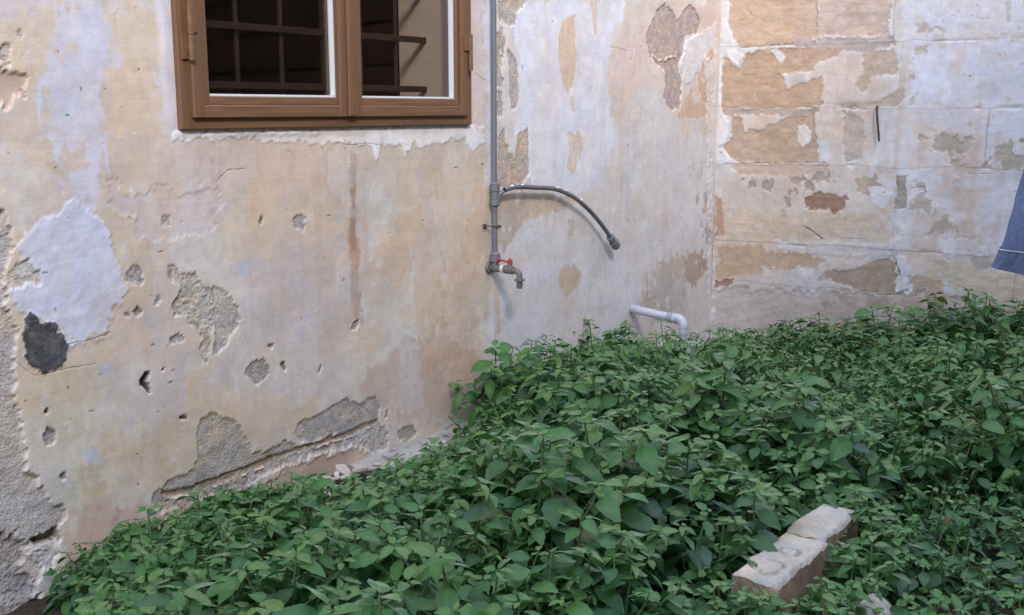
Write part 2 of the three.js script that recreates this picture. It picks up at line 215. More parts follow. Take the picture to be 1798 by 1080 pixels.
const LEFT = makeWall({ u0: 0.85, v0: -0.12, W: 3.6, H: 1.87, nx: 2048, ny: 1024, seed: 3, keep: 0.70, base: ['#d3c5ac', '#cdb9a6', '#d8bb90', '#cabfb9'],
  rows: [
['#c2b29e',[2.083,.993,2.776,.989,2.773,.532,2.181,.602,2.094,.728],{r:0.05,s:0.03,a:0.5}],
['#d6b48a',[2.185,.720,2.775,.801,2.780,.570,2.772,.355,2.650,.374,2.480,.438,2.321,.426,2.299,.536,2.204,.600],{r:0.05,s:0.025,a:0.8,k:0.75}],
['#d4b28c',[1.933,.912,2.104,.968,2.119,.791,2.094,.728,1.944,.725],{r:0.04,s:0.03,a:0.7,k:0.8}],
['#d2ae84',[2.415,.521,2.742,.516,2.773,.414,2.710,.306,2.506,.369],{r:0.03,s:0.01,a:0.8,k:0.8}],
['#d3b691',[2.286,.914,2.746,.916,2.744,.765,2.486,.729,2.307,.778],{r:0.04,s:0.02,a:0.65,k:0.7}],
['#cdb3a4',[1.560,.988,2.105,.984,2.079,.890,1.795,.858,1.584,.871],{r:0.04,s:0.03,a:0.6}],
['#cbbdb6',[1.693,.690,2.006,.703,2.180,.586,2.126,.389,2.074,.228,1.822,.316,1.636,.340,1.605,.407,1.717,.477],{r:0.05,s:0.03,a:0.7}],
['#c6bcbf',[1.727,.656,1.922,.680,1.999,.543,1.951,.420,1.738,.519],{r:0.03,s:0.015,a:0.7,k:0.6}],
['#cdbca0',[1.377,.791,1.576,.745,1.847,.780,1.922,.680,1.656,.665,1.445,.703],{r:0.05,s:0.03,a:0.6}],
['#c9b892',[1.148,.446,1.280,.485,1.549,.344,1.539,.197,1.452,.147,1.299,.177,1.155,.300],{r:0.05,s:0.02,a:0.6}],
['#cdb183',[1.325,.311,1.545,.286,1.537,.167,1.435,.137,1.298,.163,1.260,.231],{r:0.04,s:0.02,a:0.6,k:0.7}],
['#c9ab82',[1.258,.204,1.308,.189,1.296,.136,1.254,.156],{r:0.02,s:0.008,a:0.7}],
['#c8bbb6',[1.352,.471,1.572,.428,1.545,.286,1.397,.264,1.314,.369],{r:0.05,s:0.02,a:0.7,k:0.7}],
['#c3a08a',[2.218,.302,2.563,.388,2.740,.201,2.587,.074,2.260,.059,2.166,.207],{r:0.05,s:0.03,a:0.6}],
['#cb9f7c',[2.421,.244,2.591,.326,2.741,.280,2.678,.173,2.502,.152],{r:0.03,s:0.015,a:0.7,k:0.8}],
['#c9a088',[1.224,.144,1.341,.136,1.432,.093,1.479,.064,1.393,.002,1.198,-.001,1.190,.072],{r:0.03,s:0.015,a:0.7}],
['#c08a7c',[1.249,.101,1.273,.122,1.333,.124,1.346,.106,1.299,.085,1.262,.076],{r:0.015,s:0.006,a:0.75,k:0.8}],
['#c9c8d6',[1.265,1.278,1.387,1.285,1.420,1.252,1.426,1.203,1.418,1.139,1.390,1.113,1.378,1.050,1.381,.999,1.368,.935,1.337,.924,1.326,.873,1.310,.853,1.267,.861,1.251,.890,1.261,.974,1.226,1.002,1.243,1.170,1.258,1.219],{r:0.018,s:0.006,a:0.92,k:0.93,y:1}],
['#d9bd97',[1.437,1.303,1.520,1.310,1.520,1.181,1.528,1.116,1.523,1.007,1.400,1.004,1.376,1.042,1.396,1.113,1.424,1.177],{r:0.02,s:0.012,a:0.9}],
['#ccc6cc',[1.529,1.311,1.565,1.313,1.563,1.006,1.533,1.015,1.521,1.116],{r:0.01,s:0.006,a:0.9}],
['#cfc8d4',[1.228,1.287,1.431,1.303,1.415,1.284,1.265,1.276],{r:0.02,s:0.01,a:0.8}],
['#c3b8c0',[1.154,1.281,1.231,1.287,1.223,1.261,1.175,1.249,1.151,1.242],{r:0.02,s:0.01,a:0.8}],
['#cdbfa8',[1.134,1.057,1.233,1.050,1.253,.977,1.244,.878,1.188,.832,1.138,.836,1.118,.886],{r:0.04,s:0.02,a:0.7}],
['#cbaf84',[1.230,.941,1.257,.952,1.254,.925,1.235,.921],{r:0.01,s:0.005,a:0.8}],
['#c6a88f',[1.105,1.136,1.165,1.140,1.192,1.131,1.196,1.107,1.191,1.088,1.159,1.072,1.098,1.060],{r:0.008,s:0.002,d:0.006,a:0.95,n:'bare patch'}],
['#b6a690',[1.175,1.214,1.186,1.229,1.200,1.225,1.196,1.204,1.181,1.208],{r:0.006,s:0.002,d:0.004,g:1}],
['#b9ab98',[1.146,1.195,1.160,1.190,1.160,1.162,1.168,1.142,1.151,1.144,1.137,1.166],{r:0.006,s:0.002,d:0.004,g:1}],
['#c9b79e',[1.191,1.174,1.204,1.181,1.208,1.260,1.221,1.266,1.214,1.240],{r:0.006,s:0.002,d:0.002,k:0.6}],
['#cbcbda',[1.159,.786,1.167,.803,1.207,.825,1.248,.840,1.267,.855,1.297,.859,1.322,.828,1.362,.792,1.367,.726,1.388,.683,1.394,.649,1.380,.610,1.362,.606,1.346,.581,1.348,.554,1.313,.530,1.285,.542,1.242,.529,1.228,.558,1.181,.600,1.150,.612,1.127,.638,1.116,.686,1.147,.725,1.144,.763],{r:0.008,s:0.0015,d:-0.0022,a:0.97,n:'white repair'}],
['#c7b99c',[1.242,.529,1.285,.542,1.348,.554,1.381,.562,1.394,.532,1.339,.494,1.267,.488,1.211,.485,1.212,.498],{r:0.02,s:0.006,a:0.8}],
['#a8b6d4',[1.314,.478,1.350,.480,1.350,.449,1.318,.448],{r:0.006,s:0.006,a:0.75}],
['#aeb9d3',[1.258,.284,1.296,.279,1.296,.254,1.265,.254],{r:0.008,s:0.008,a:0.6}],
['#b4bbd2',[1.709,.658,1.784,.677,1.806,.653,1.763,.634,1.717,.634],{r:0.012,s:0.01,a:0.6}],
['#b9b9d0',[1.898,.683,1.942,.681,1.941,.653,1.900,.658],{r:0.01,s:0.008,a:0.5}],
['#c9b6b0',[1.374,.909,1.392,.900,1.409,.861,1.423,.851,1.475,.864,1.511,.889,1.524,.888,1.535,.863,1.559,.856,1.592,.859,1.632,.874,1.665,.866,1.681,.836,1.673,.801,1.649,.767,1.602,.757,1.511,.751,1.435,.770,1.430,.813,1.401,.815,1.369,.844],{r:0.012,s:0.002,a:0.8,d:0.0015}],
['#c9a78d',[1.591,.970,1.628,.972,1.628,.868,1.615,.784,1.593,.800],{r:0.01,s:0.012,a:0.4}],
['#c29b86',[1.651,.972,1.679,.972,1.675,.851,1.656,.766,1.640,.796],{r:0.01,s:0.012,a:0.35}],
['#b98259',[2.134,.949,2.159,.948,2.155,.788,2.158,.622,2.163,.441,2.131,.446,2.125,.592,2.117,.693,2.128,.839],{r:0.006,s:0.007,a:0.8,k:0.97,y:1}],
['#9a7350',[2.145,.935,2.156,.935,2.152,.756,2.150,.656,2.134,.658,2.139,.838],{r:0.005,s:0.004,a:0.5,k:0.8,y:1}],
['#e4dfdc',[1.548,1.004,1.571,1.010,2.020,1.005,2.670,1.015,2.740,1.001,2.752,.953,2.686,.932,2.643,.963,2.573,.968,2.491,.959,2.425,.940,2.407,.961,2.366,.914,2.347,.956,2.259,.958,2.238,.909,2.221,.959,2.104,.968,2.018,.967,1.897,.979,1.839,.975,1.747,.989,1.676,.984,1.626,.994,1.576,.989,1.554,.993],{r:0.008,s:0.0015,d:-0.002,a:0.97,n:'sill render'}],
['#e2dad6',[1.551,1.004,1.594,1.008,2.020,1.001,2.008,.986,1.859,.992,1.766,.997,1.643,.994,1.576,.995],{r:0.004,s:0.0015,d:-0.0015,a:0.9}],
['#cbbab2',[2.674,1.400,2.773,1.408,2.776,.952,2.752,.953,2.676,1.015],{r:0.01,s:0.008,a:0.8}],
['#ced0dc',[2.738,1.405,2.785,1.409,2.781,.801,2.745,.803,2.753,1.045],{r:0.008,s:0.003,a:0.8,k:0.75}],
['#cfc9c3',[2.785,1.409,4.415,1.537,4.469,-.025,2.777,.030],{r:0.004,s:0.002,a:0.9}],
['#d6d6df',[2.917,1.419,3.621,1.475,3.592,1.345,3.513,1.256,3.499,1.171,3.528,1.043,3.564,.955,3.487,.760,3.251,.753,3.001,.788,2.983,.928,2.917,.987,2.940,1.140,2.917,1.309],{r:0.01,s:0.004,a:1,y:1}],
['#cfcbce',[2.806,.742,3.253,.625,3.580,.505,4.356,.709,4.435,.415,4.115,.245,3.507,.098,2.836,.223,2.869,.580],{r:0.05,s:0.02,a:0.86,k:0.85}],
['#cdc9c8',[3.564,.955,4.389,1.015,4.384,.708,3.948,.515,3.576,.597,3.487,.760],{r:0.05,s:0.03,a:0.7,k:0.8}],
['#dcbb9a',[3.630,1.475,4.415,1.537,4.399,1.315,4.332,1.030,4.038,1.031,3.876,1.152,3.687,1.131,3.589,.972,3.520,1.043,3.499,1.182,3.533,1.380,3.607,1.401],{r:0.015,s:0.004,a:0.55}],
['#dcc0b4',[3.572,1.344,3.807,1.423,4.415,1.537,4.394,1.389,4.111,1.161,3.685,1.175,3.538,1.108,3.515,1.193],{r:0.03,s:0.02,a:0.75,k:0.85}],
['#d8b187',[3.204,1.367,3.276,1.404,3.270,1.308,3.283,1.238,3.251,1.146,3.226,1.109,3.193,1.153,3.163,1.223,3.172,1.322],{r:0.008,s:0.003,a:0.9,y:1}],
['#d6b592',[3.369,1.455,3.415,1.458,3.422,1.357,3.407,1.335,3.389,1.416],{r:0.004,s:0.003,a:0.8,y:1}],
['#d6b494',[3.217,.978,3.284,.986,3.323,.949,3.305,.897,3.268,.836,3.227,.846,3.256,.920],{r:0.01,s:0.004,a:0.8,y:1}],
['#d2b493',[3.245,1.105,3.267,1.109,3.275,1.054,3.257,1.052],{r:0.004,s:0.003,a:0.7}],
['#b3a18e',[2.821,1.412,2.984,1.425,2.946,1.388,2.920,1.338,2.889,1.322,2.851,1.334,2.827,1.369],{r:0.008,s:0.0015,d:0.003,a:0.95,g:1,y:1}],
['#b3a08d',[2.802,1.339,2.845,1.334,2.857,1.287,2.839,1.213,2.851,1.139,2.838,1.045,2.807,1.045],{r:0.008,s:0.0015,d:0.003,a:0.95,g:1,k:0.85,y:1}],
['#b0a092',[2.879,1.255,2.908,1.241,2.937,1.178,2.940,1.112,2.924,1.060,2.895,1.056,2.879,1.139],{r:0.005,s:0.0015,d:0.003,a:0.95,g:1,y:1}],
['#b8a28a',[2.813,.970,2.850,.988,2.876,.911,2.914,.891,2.940,.968,2.986,.990,3.000,.888,2.980,.813,2.869,.786,2.819,.818],{r:0.008,s:0.0015,d:0.003,a:0.95,g:1,y:1}],
['#bda28c',[2.819,.822,2.863,.789,3.001,.812,3.018,.787,3.251,.742,3.252,.719,3.105,.717,3.001,.708,2.901,.617,2.849,.582,2.811,.625],{r:0.012,s:0.003,a:0.8,k:0.8}],
['#cfaf8c',[2.901,.755,3.289,.729,3.252,.700,3.036,.685,2.934,.653],{r:0.012,s:0.008,a:0.75,k:0.9}],
['#c9aa86',[3.199,.481,3.294,.481,3.326,.444,3.304,.392,3.273,.363,3.227,.379,3.182,.419],{r:0.01,s:0.006,a:0.85}],
['#c5a88c',[3.234,.659,3.275,.662,3.269,.590,3.239,.592],{r:0.006,s:0.004,a:0.7}],
['#cba785',[2.795,.470,2.824,.467,2.836,.304,2.797,.270],{r:0.005,s:0.002,a:0.8,y:1}],
['#cfcdd4',[2.760,.436,2.792,.431,2.797,.291,2.763,.297],{r:0.004,s:0.002,a:0.8}],
['#cfcdd4',[2.836,.425,2.862,.431,2.855,.311,2.833,.285],{r:0.004,s:0.002,a:0.8}],
['#c3a37f',[2.749,.515,2.780,.512,2.772,.355,2.741,.360],{r:0.006,s:0.004,a:0.6}],
['#b69f92',[3.784,1.351,3.831,1.414,3.879,1.461,3.934,1.490,3.993,1.463,4.044,1.423,4.092,1.465,4.155,1.502,4.203,1.478,4.249,1.429,4.241,1.385,4.130,1.341,4.103,1.279,4.004,1.280,3.908,1.260,3.814,1.286],{r:0.006,s:0.0015,d:0.005,a:0.97,g:1,n:'bare stone'}],
['#b29c8d',[3.814,1.286,3.908,1.260,4.103,1.284,4.085,1.243,4.111,1.161,4.086,1.065,4.027,1.051,3.945,1.107,3.959,1.209,3.872,1.243],{r:0.008,s:0.0015,d:0.006,a:0.97,g:1,n:'bare stone'}],
['#d4d0ce',[4.128,1.369,4.252,1.386,4.401,1.438,4.416,1.316,4.315,1.258,4.222,1.211,4.172,1.166,4.120,1.173,4.066,1.231,4.103,1.291],{r:0.008,s:0.0015,d:-0.002,a:0.95}],
['#cea37b',[4.271,1.266,4.365,1.328,4.390,1.290,4.376,1.115,4.349,1.025,4.068,1.027,4.134,1.113,4.245,1.187],{r:0.008,s:0.003,a:0.85,k:0.9}],
['#d8d5d6',[4.221,1.522,4.306,1.528,4.297,1.504,4.233,1.504],{r:0.004,s:0.002}],
['#a79c94',[4.267,.715,4.355,.722,4.415,.680,4.421,.443,4.377,.421,4.305,.481,4.265,.587],{r:0.02,s:0.006,a:0.7,k:0.45,g:1}],
['#ab8a68',[4.158,.419,4.349,.424,4.383,.341,4.248,.265,4.164,.315],{r:0.02,s:0.012,a:0.75,k:0.85}],
['#b3a490',[3.905,.397,4.156,.444,4.172,.185,3.966,.165,3.769,.245],{r:0.04,s:0.03,a:0.7,k:0.8}],
['#a79c98',[4.185,.819,4.374,.837,4.397,.759,4.215,.768],{r:0.02,s:0.01,a:0.6,k:0.5}],
['#d3ceca',[4.291,1.286,4.401,1.290,4.408,.913,4.436,.254,4.411,.203,4.359,.888],{r:0.008,s:0.002,a:0.9,k:0.85,d:-0.003}],
['#b3a691',[1.511,.674,1.526,.683,1.548,.678,1.554,.665,1.590,.661,1.600,.646,1.615,.622,1.644,.616,1.639,.527,1.630,.477,1.613,.429,1.600,.438,1.591,.466,1.603,.482,1.586,.514,1.555,.554,1.527,.564,1.520,.596,1.548,.628,1.517,.648],{r:0.006,s:0.001,d:0.0038,a:1,g:2,n:'bare stone'}],
['#b0a492',[1.643,.618,1.674,.607,1.701,.582,1.721,.552,1.719,.519,1.703,.491,1.679,.461,1.649,.443,1.635,.443],{r:0.006,s:0.001,d:0.0038,a:1,g:1,n:'bare stone'}],
['#aba08f',[1.579,.275,1.594,.289,1.615,.290,1.646,.280,1.674,.259,1.697,.234,1.719,.203,1.736,.167,1.737,.144,1.793,.140,1.850,.153,1.866,.139,1.903,.126,1.902,.116,1.752,.111,1.657,.106,1.550,.100,1.483,.111,1.435,.089,1.420,.105,1.445,.131,1.485,.145,1.554,.157,1.565,.205,1.563,.251],{r:0.006,s:0.001,d:0.0038,a:1,g:1,n:'bare stone'}],
['#aa9f8e',[1.912,.194,1.951,.196,2.010,.201,2.073,.221,2.124,.211,2.156,.190,2.181,.204,2.205,.202,2.231,.178,2.229,.117,2.078,.119,1.954,.126,1.899,.147,1.897,.174],{r:0.006,s:0.001,d:0.0038,a:1,g:1,n:'bare stone'}],
['#a2968a',[1.733,.374,1.749,.397,1.792,.400,1.810,.382,1.813,.357,1.792,.341,1.765,.334,1.736,.359],{r:0.006,s:0.001,d:0.0038,a:1,g:1,n:'bare stone'}],
['#a79b8f',[1.399,.682,1.414,.699,1.426,.700,1.443,.674,1.441,.655,1.420,.652,1.399,.663],{r:0.006,s:0.001,d:0.0038,a:1,g:2,n:'bare stone'}],
['#a89e94',[1.914,.765,1.931,.779,1.955,.771,1.956,.743,1.936,.732,1.915,.747],{r:0.006,s:0.001,d:0.0038,a:1,g:1,n:'bare stone'}],
['#a39a90',[1.507,.807,1.531,.808,1.530,.784,1.507,.784],{r:0.002,s:0.001,d:0.0038,a:1,g:1,n:'bare stone'}],
['#a8998b',[2.311,.064,2.343,.079,2.385,.068,2.395,.036,2.352,.024,2.315,.037],{r:0.006,s:0.001,d:0.0038,a:1,g:1,n:'bare stone'}],
['#97897c',[2.516,.009,2.586,.019,2.695,.005,2.738,-.043,2.706,-.096,2.585,-.064,2.510,-.034],{r:0.006,s:0.001,d:0.0038,a:1,g:1,n:'bare stone'}],
['#a69a8c',[1.507,.510,1.534,.514,1.553,.499,1.539,.490,1.510,.498],{r:0.006,s:0.001,d:0.004,a:1,g:1,n:'bare stone'}],
['#b9b0a6',[1.466,.604,1.479,.618,1.491,.606,1.481,.594,1.468,.595],{r:0.006,s:0.001,d:0.004,a:1,g:1,n:'bare stone'}],
['#a0968c',[1.382,.589,1.391,.595,1.399,.584,1.390,.578],{r:0.006,s:0.001,d:0.005,a:1,g:1,n:'bare stone'}],
['#8f867c',[1.412,.587,1.425,.594,1.435,.582,1.426,.574,1.414,.577],{r:0.006,s:0.001,d:0.006,a:1,g:1,n:'bare stone'}],
['#9a9088',[1.163,.345,1.179,.358,1.197,.348,1.193,.331,1.184,.320,1.168,.326],{r:0.006,s:0.001,d:0.006,a:1,g:1,n:'bare stone'}],
['#6c6259',[1.418,.427,1.432,.436,1.444,.428,1.436,.412,1.447,.381,1.437,.379,1.426,.406,1.416,.411],{r:0.003,s:0.001,d:0.022,a:1,g:1,n:'bare stone'}],
['#9a9086',[1.809,.436,1.829,.435,1.832,.427,1.817,.425],{r:0.002,s:0.001,d:0.006,a:1,g:1,n:'bare stone'}],
['#857b72',[1.852,.380,1.868,.377,1.873,.354,1.862,.352,1.855,.367],{r:0.002,s:0.001,d:0.008,a:1,g:1,n:'bare stone'}],
['#857b72',[1.989,.327,1.996,.342,2.003,.343,2.000,.328,1.993,.321],{r:0.002,s:0.001,d:0.008,a:1,g:1,n:'bare stone'}],
['#9a9086',[2.123,.434,2.138,.449,2.156,.449,2.158,.435,2.141,.421,2.125,.422],{r:0.002,s:0.001,d:0.006,a:1,g:1,n:'bare stone'}],
['#857b72',[1.797,.772,1.805,.783,1.811,.777,1.804,.762],{r:0.002,s:0.001,d:0.006,a:1,g:1,n:'bare stone'}],
['#857b72',[2.252,.123,2.262,.146,2.270,.148,2.267,.126],{r:0.002,s:0.001,d:0.006,a:1,g:1,n:'bare stone'}],
['#6c6259',[1.172,.399,1.177,.403,1.182,.397,1.176,.392],{r:0.001,s:0.001,d:0.012,a:1,g:1,n:'bare stone'}],
['#6c6259',[1.516,.302,1.533,.302,1.542,.295,1.525,.295],{r:0.002,s:0.001,d:0.008,a:1,g:1,n:'bare stone'}],
['#6c6259',[1.476,.435,1.483,.438,1.484,.431,1.477,.431],{r:0.001,s:0.001,d:0.01,a:1,g:1,n:'bare stone'}],
['#8f857b',[1.194,.244,1.207,.246,1.209,.234,1.198,.232],{r:0.003,s:0.001,d:0.006,a:1,g:1,n:'bare stone'}],
['#a08a6c',[1.456,.126,1.533,.112,1.654,.114,1.753,.120,1.907,.125,1.980,.120,2.083,.121,2.222,.126,2.231,.113,2.082,.104,1.947,.111,1.756,.100,1.657,.093,1.532,.094,1.456,.110],{r:0.003,s:0.002,d:0.01,a:1,g:1}],
['#b4aa9c',[1.456,.110,1.532,.094,1.657,.093,1.756,.100,1.947,.111,2.082,.104,2.231,.113,2.260,.077,2.269,.027,2.196,.020,2.161,.066,1.978,.079,1.851,.083,1.730,.065,1.712,.006,1.649,-.030,1.606,.015,1.615,.068,1.530,.066,1.447,.074],{r:0.01,s:0.002,d:0.007,a:1,g:2,n:'bare stone'}],
['#bf9f82',[1.721,.039,1.850,.067,1.977,.069,2.142,.060,2.184,.013,2.064,-.007,1.846,-.005,1.726,-.014],{r:0.012,s:0.003,d:0.0035,a:1}],
['#c6a98c',[1.480,.071,1.600,.063,1.612,.014,1.543,-.003,1.460,.024],{r:0.012,s:0.003,d:0.0035,a:1}],
['#b9ad9e',[.978,.866,1.117,.848,1.131,.815,1.136,.782,1.119,.735,1.105,.687,1.110,.637,1.128,.606,1.117,.517,1.113,.441,1.115,.383,1.119,.284,1.149,.229,1.171,.172,1.198,.169,1.203,.130,1.178,.090,1.158,.049,1.134,.023,1.072,-.188,.882,-.101],{r:0.008,s:0.0015,d:0.008,a:1,g:1,n:'bare rubble'}],
['#c4b9a6',[1.108,.720,1.134,.729,1.162,.742,1.179,.721,1.181,.689,1.150,.688,1.120,.691],{r:0.008,s:0.002,d:0.003,a:0.9,g:1}],
['#7c6c5a',[1.119,.117,1.153,.115,1.180,.117,1.196,.105,1.178,.090,1.136,.084],{r:0.006,s:0.002,d:0.035,a:1,g:1}],
['#b9b0ab',[1.116,.077,1.151,.093,1.188,.080,1.188,.052,1.159,.028,1.132,.037],{r:0.01,s:0.002,d:0.006,a:1,g:2}],
['#a99e92',[.911,.193,1.075,.132,1.110,.093,1.122,-.083,.882,-.101],{r:0.02,s:0.006,d:0.02,a:0.9,g:2}],
['#45464b',[1.143,.611,1.157,.621,1.169,.614,1.175,.595,1.189,.598,1.199,.589,1.212,.590,1.216,.571,1.231,.560,1.239,.535,1.231,.505,1.209,.494,1.179,.489,1.150,.508,1.139,.536,1.137,.574],{r:0.007,s:0.0015,a:0.97,g:3,d:-0.003,n:'black blot'}],
['#3f7a80',[1.275,1.048,1.283,1.051,1.288,1.046,1.280,1.044],{r:0.002,s:0.001,a:0.9}]], cracks: [[0.0015,[1.896,.955,1.919,.943,1.926,.927]],
[0.0016,[1.644,.618,1.643,.564,1.644,.504,1.642,.442]],
[0.0015,[2.703,1.172,2.733,1.158,2.747,1.153]],
[0.0015,[3.512,1.294,3.574,1.289,3.637,1.283]],
[0.0014,[2.165,.570,2.169,.536,2.161,.503]],
[0.002,[3.852,.084,3.916,.173,3.865,.218,3.825,.256,3.851,.306,3.838,.381]],
[0.0013,[1.670,.880,1.706,.907,1.761,.910]],
[0.0013,[1.167,.584,1.229,.541,1.285,.538,1.350,.547]],
[0.0013,[1.087,.548,1.158,.483,1.252,.484,1.309,.480]],
[0.0014,[2.082,.969,2.126,.958,2.194,.963,2.259,.955]],
[0.003,[4.440,.731,4.444,.520,4.443,.387,4.446,.198]]] });
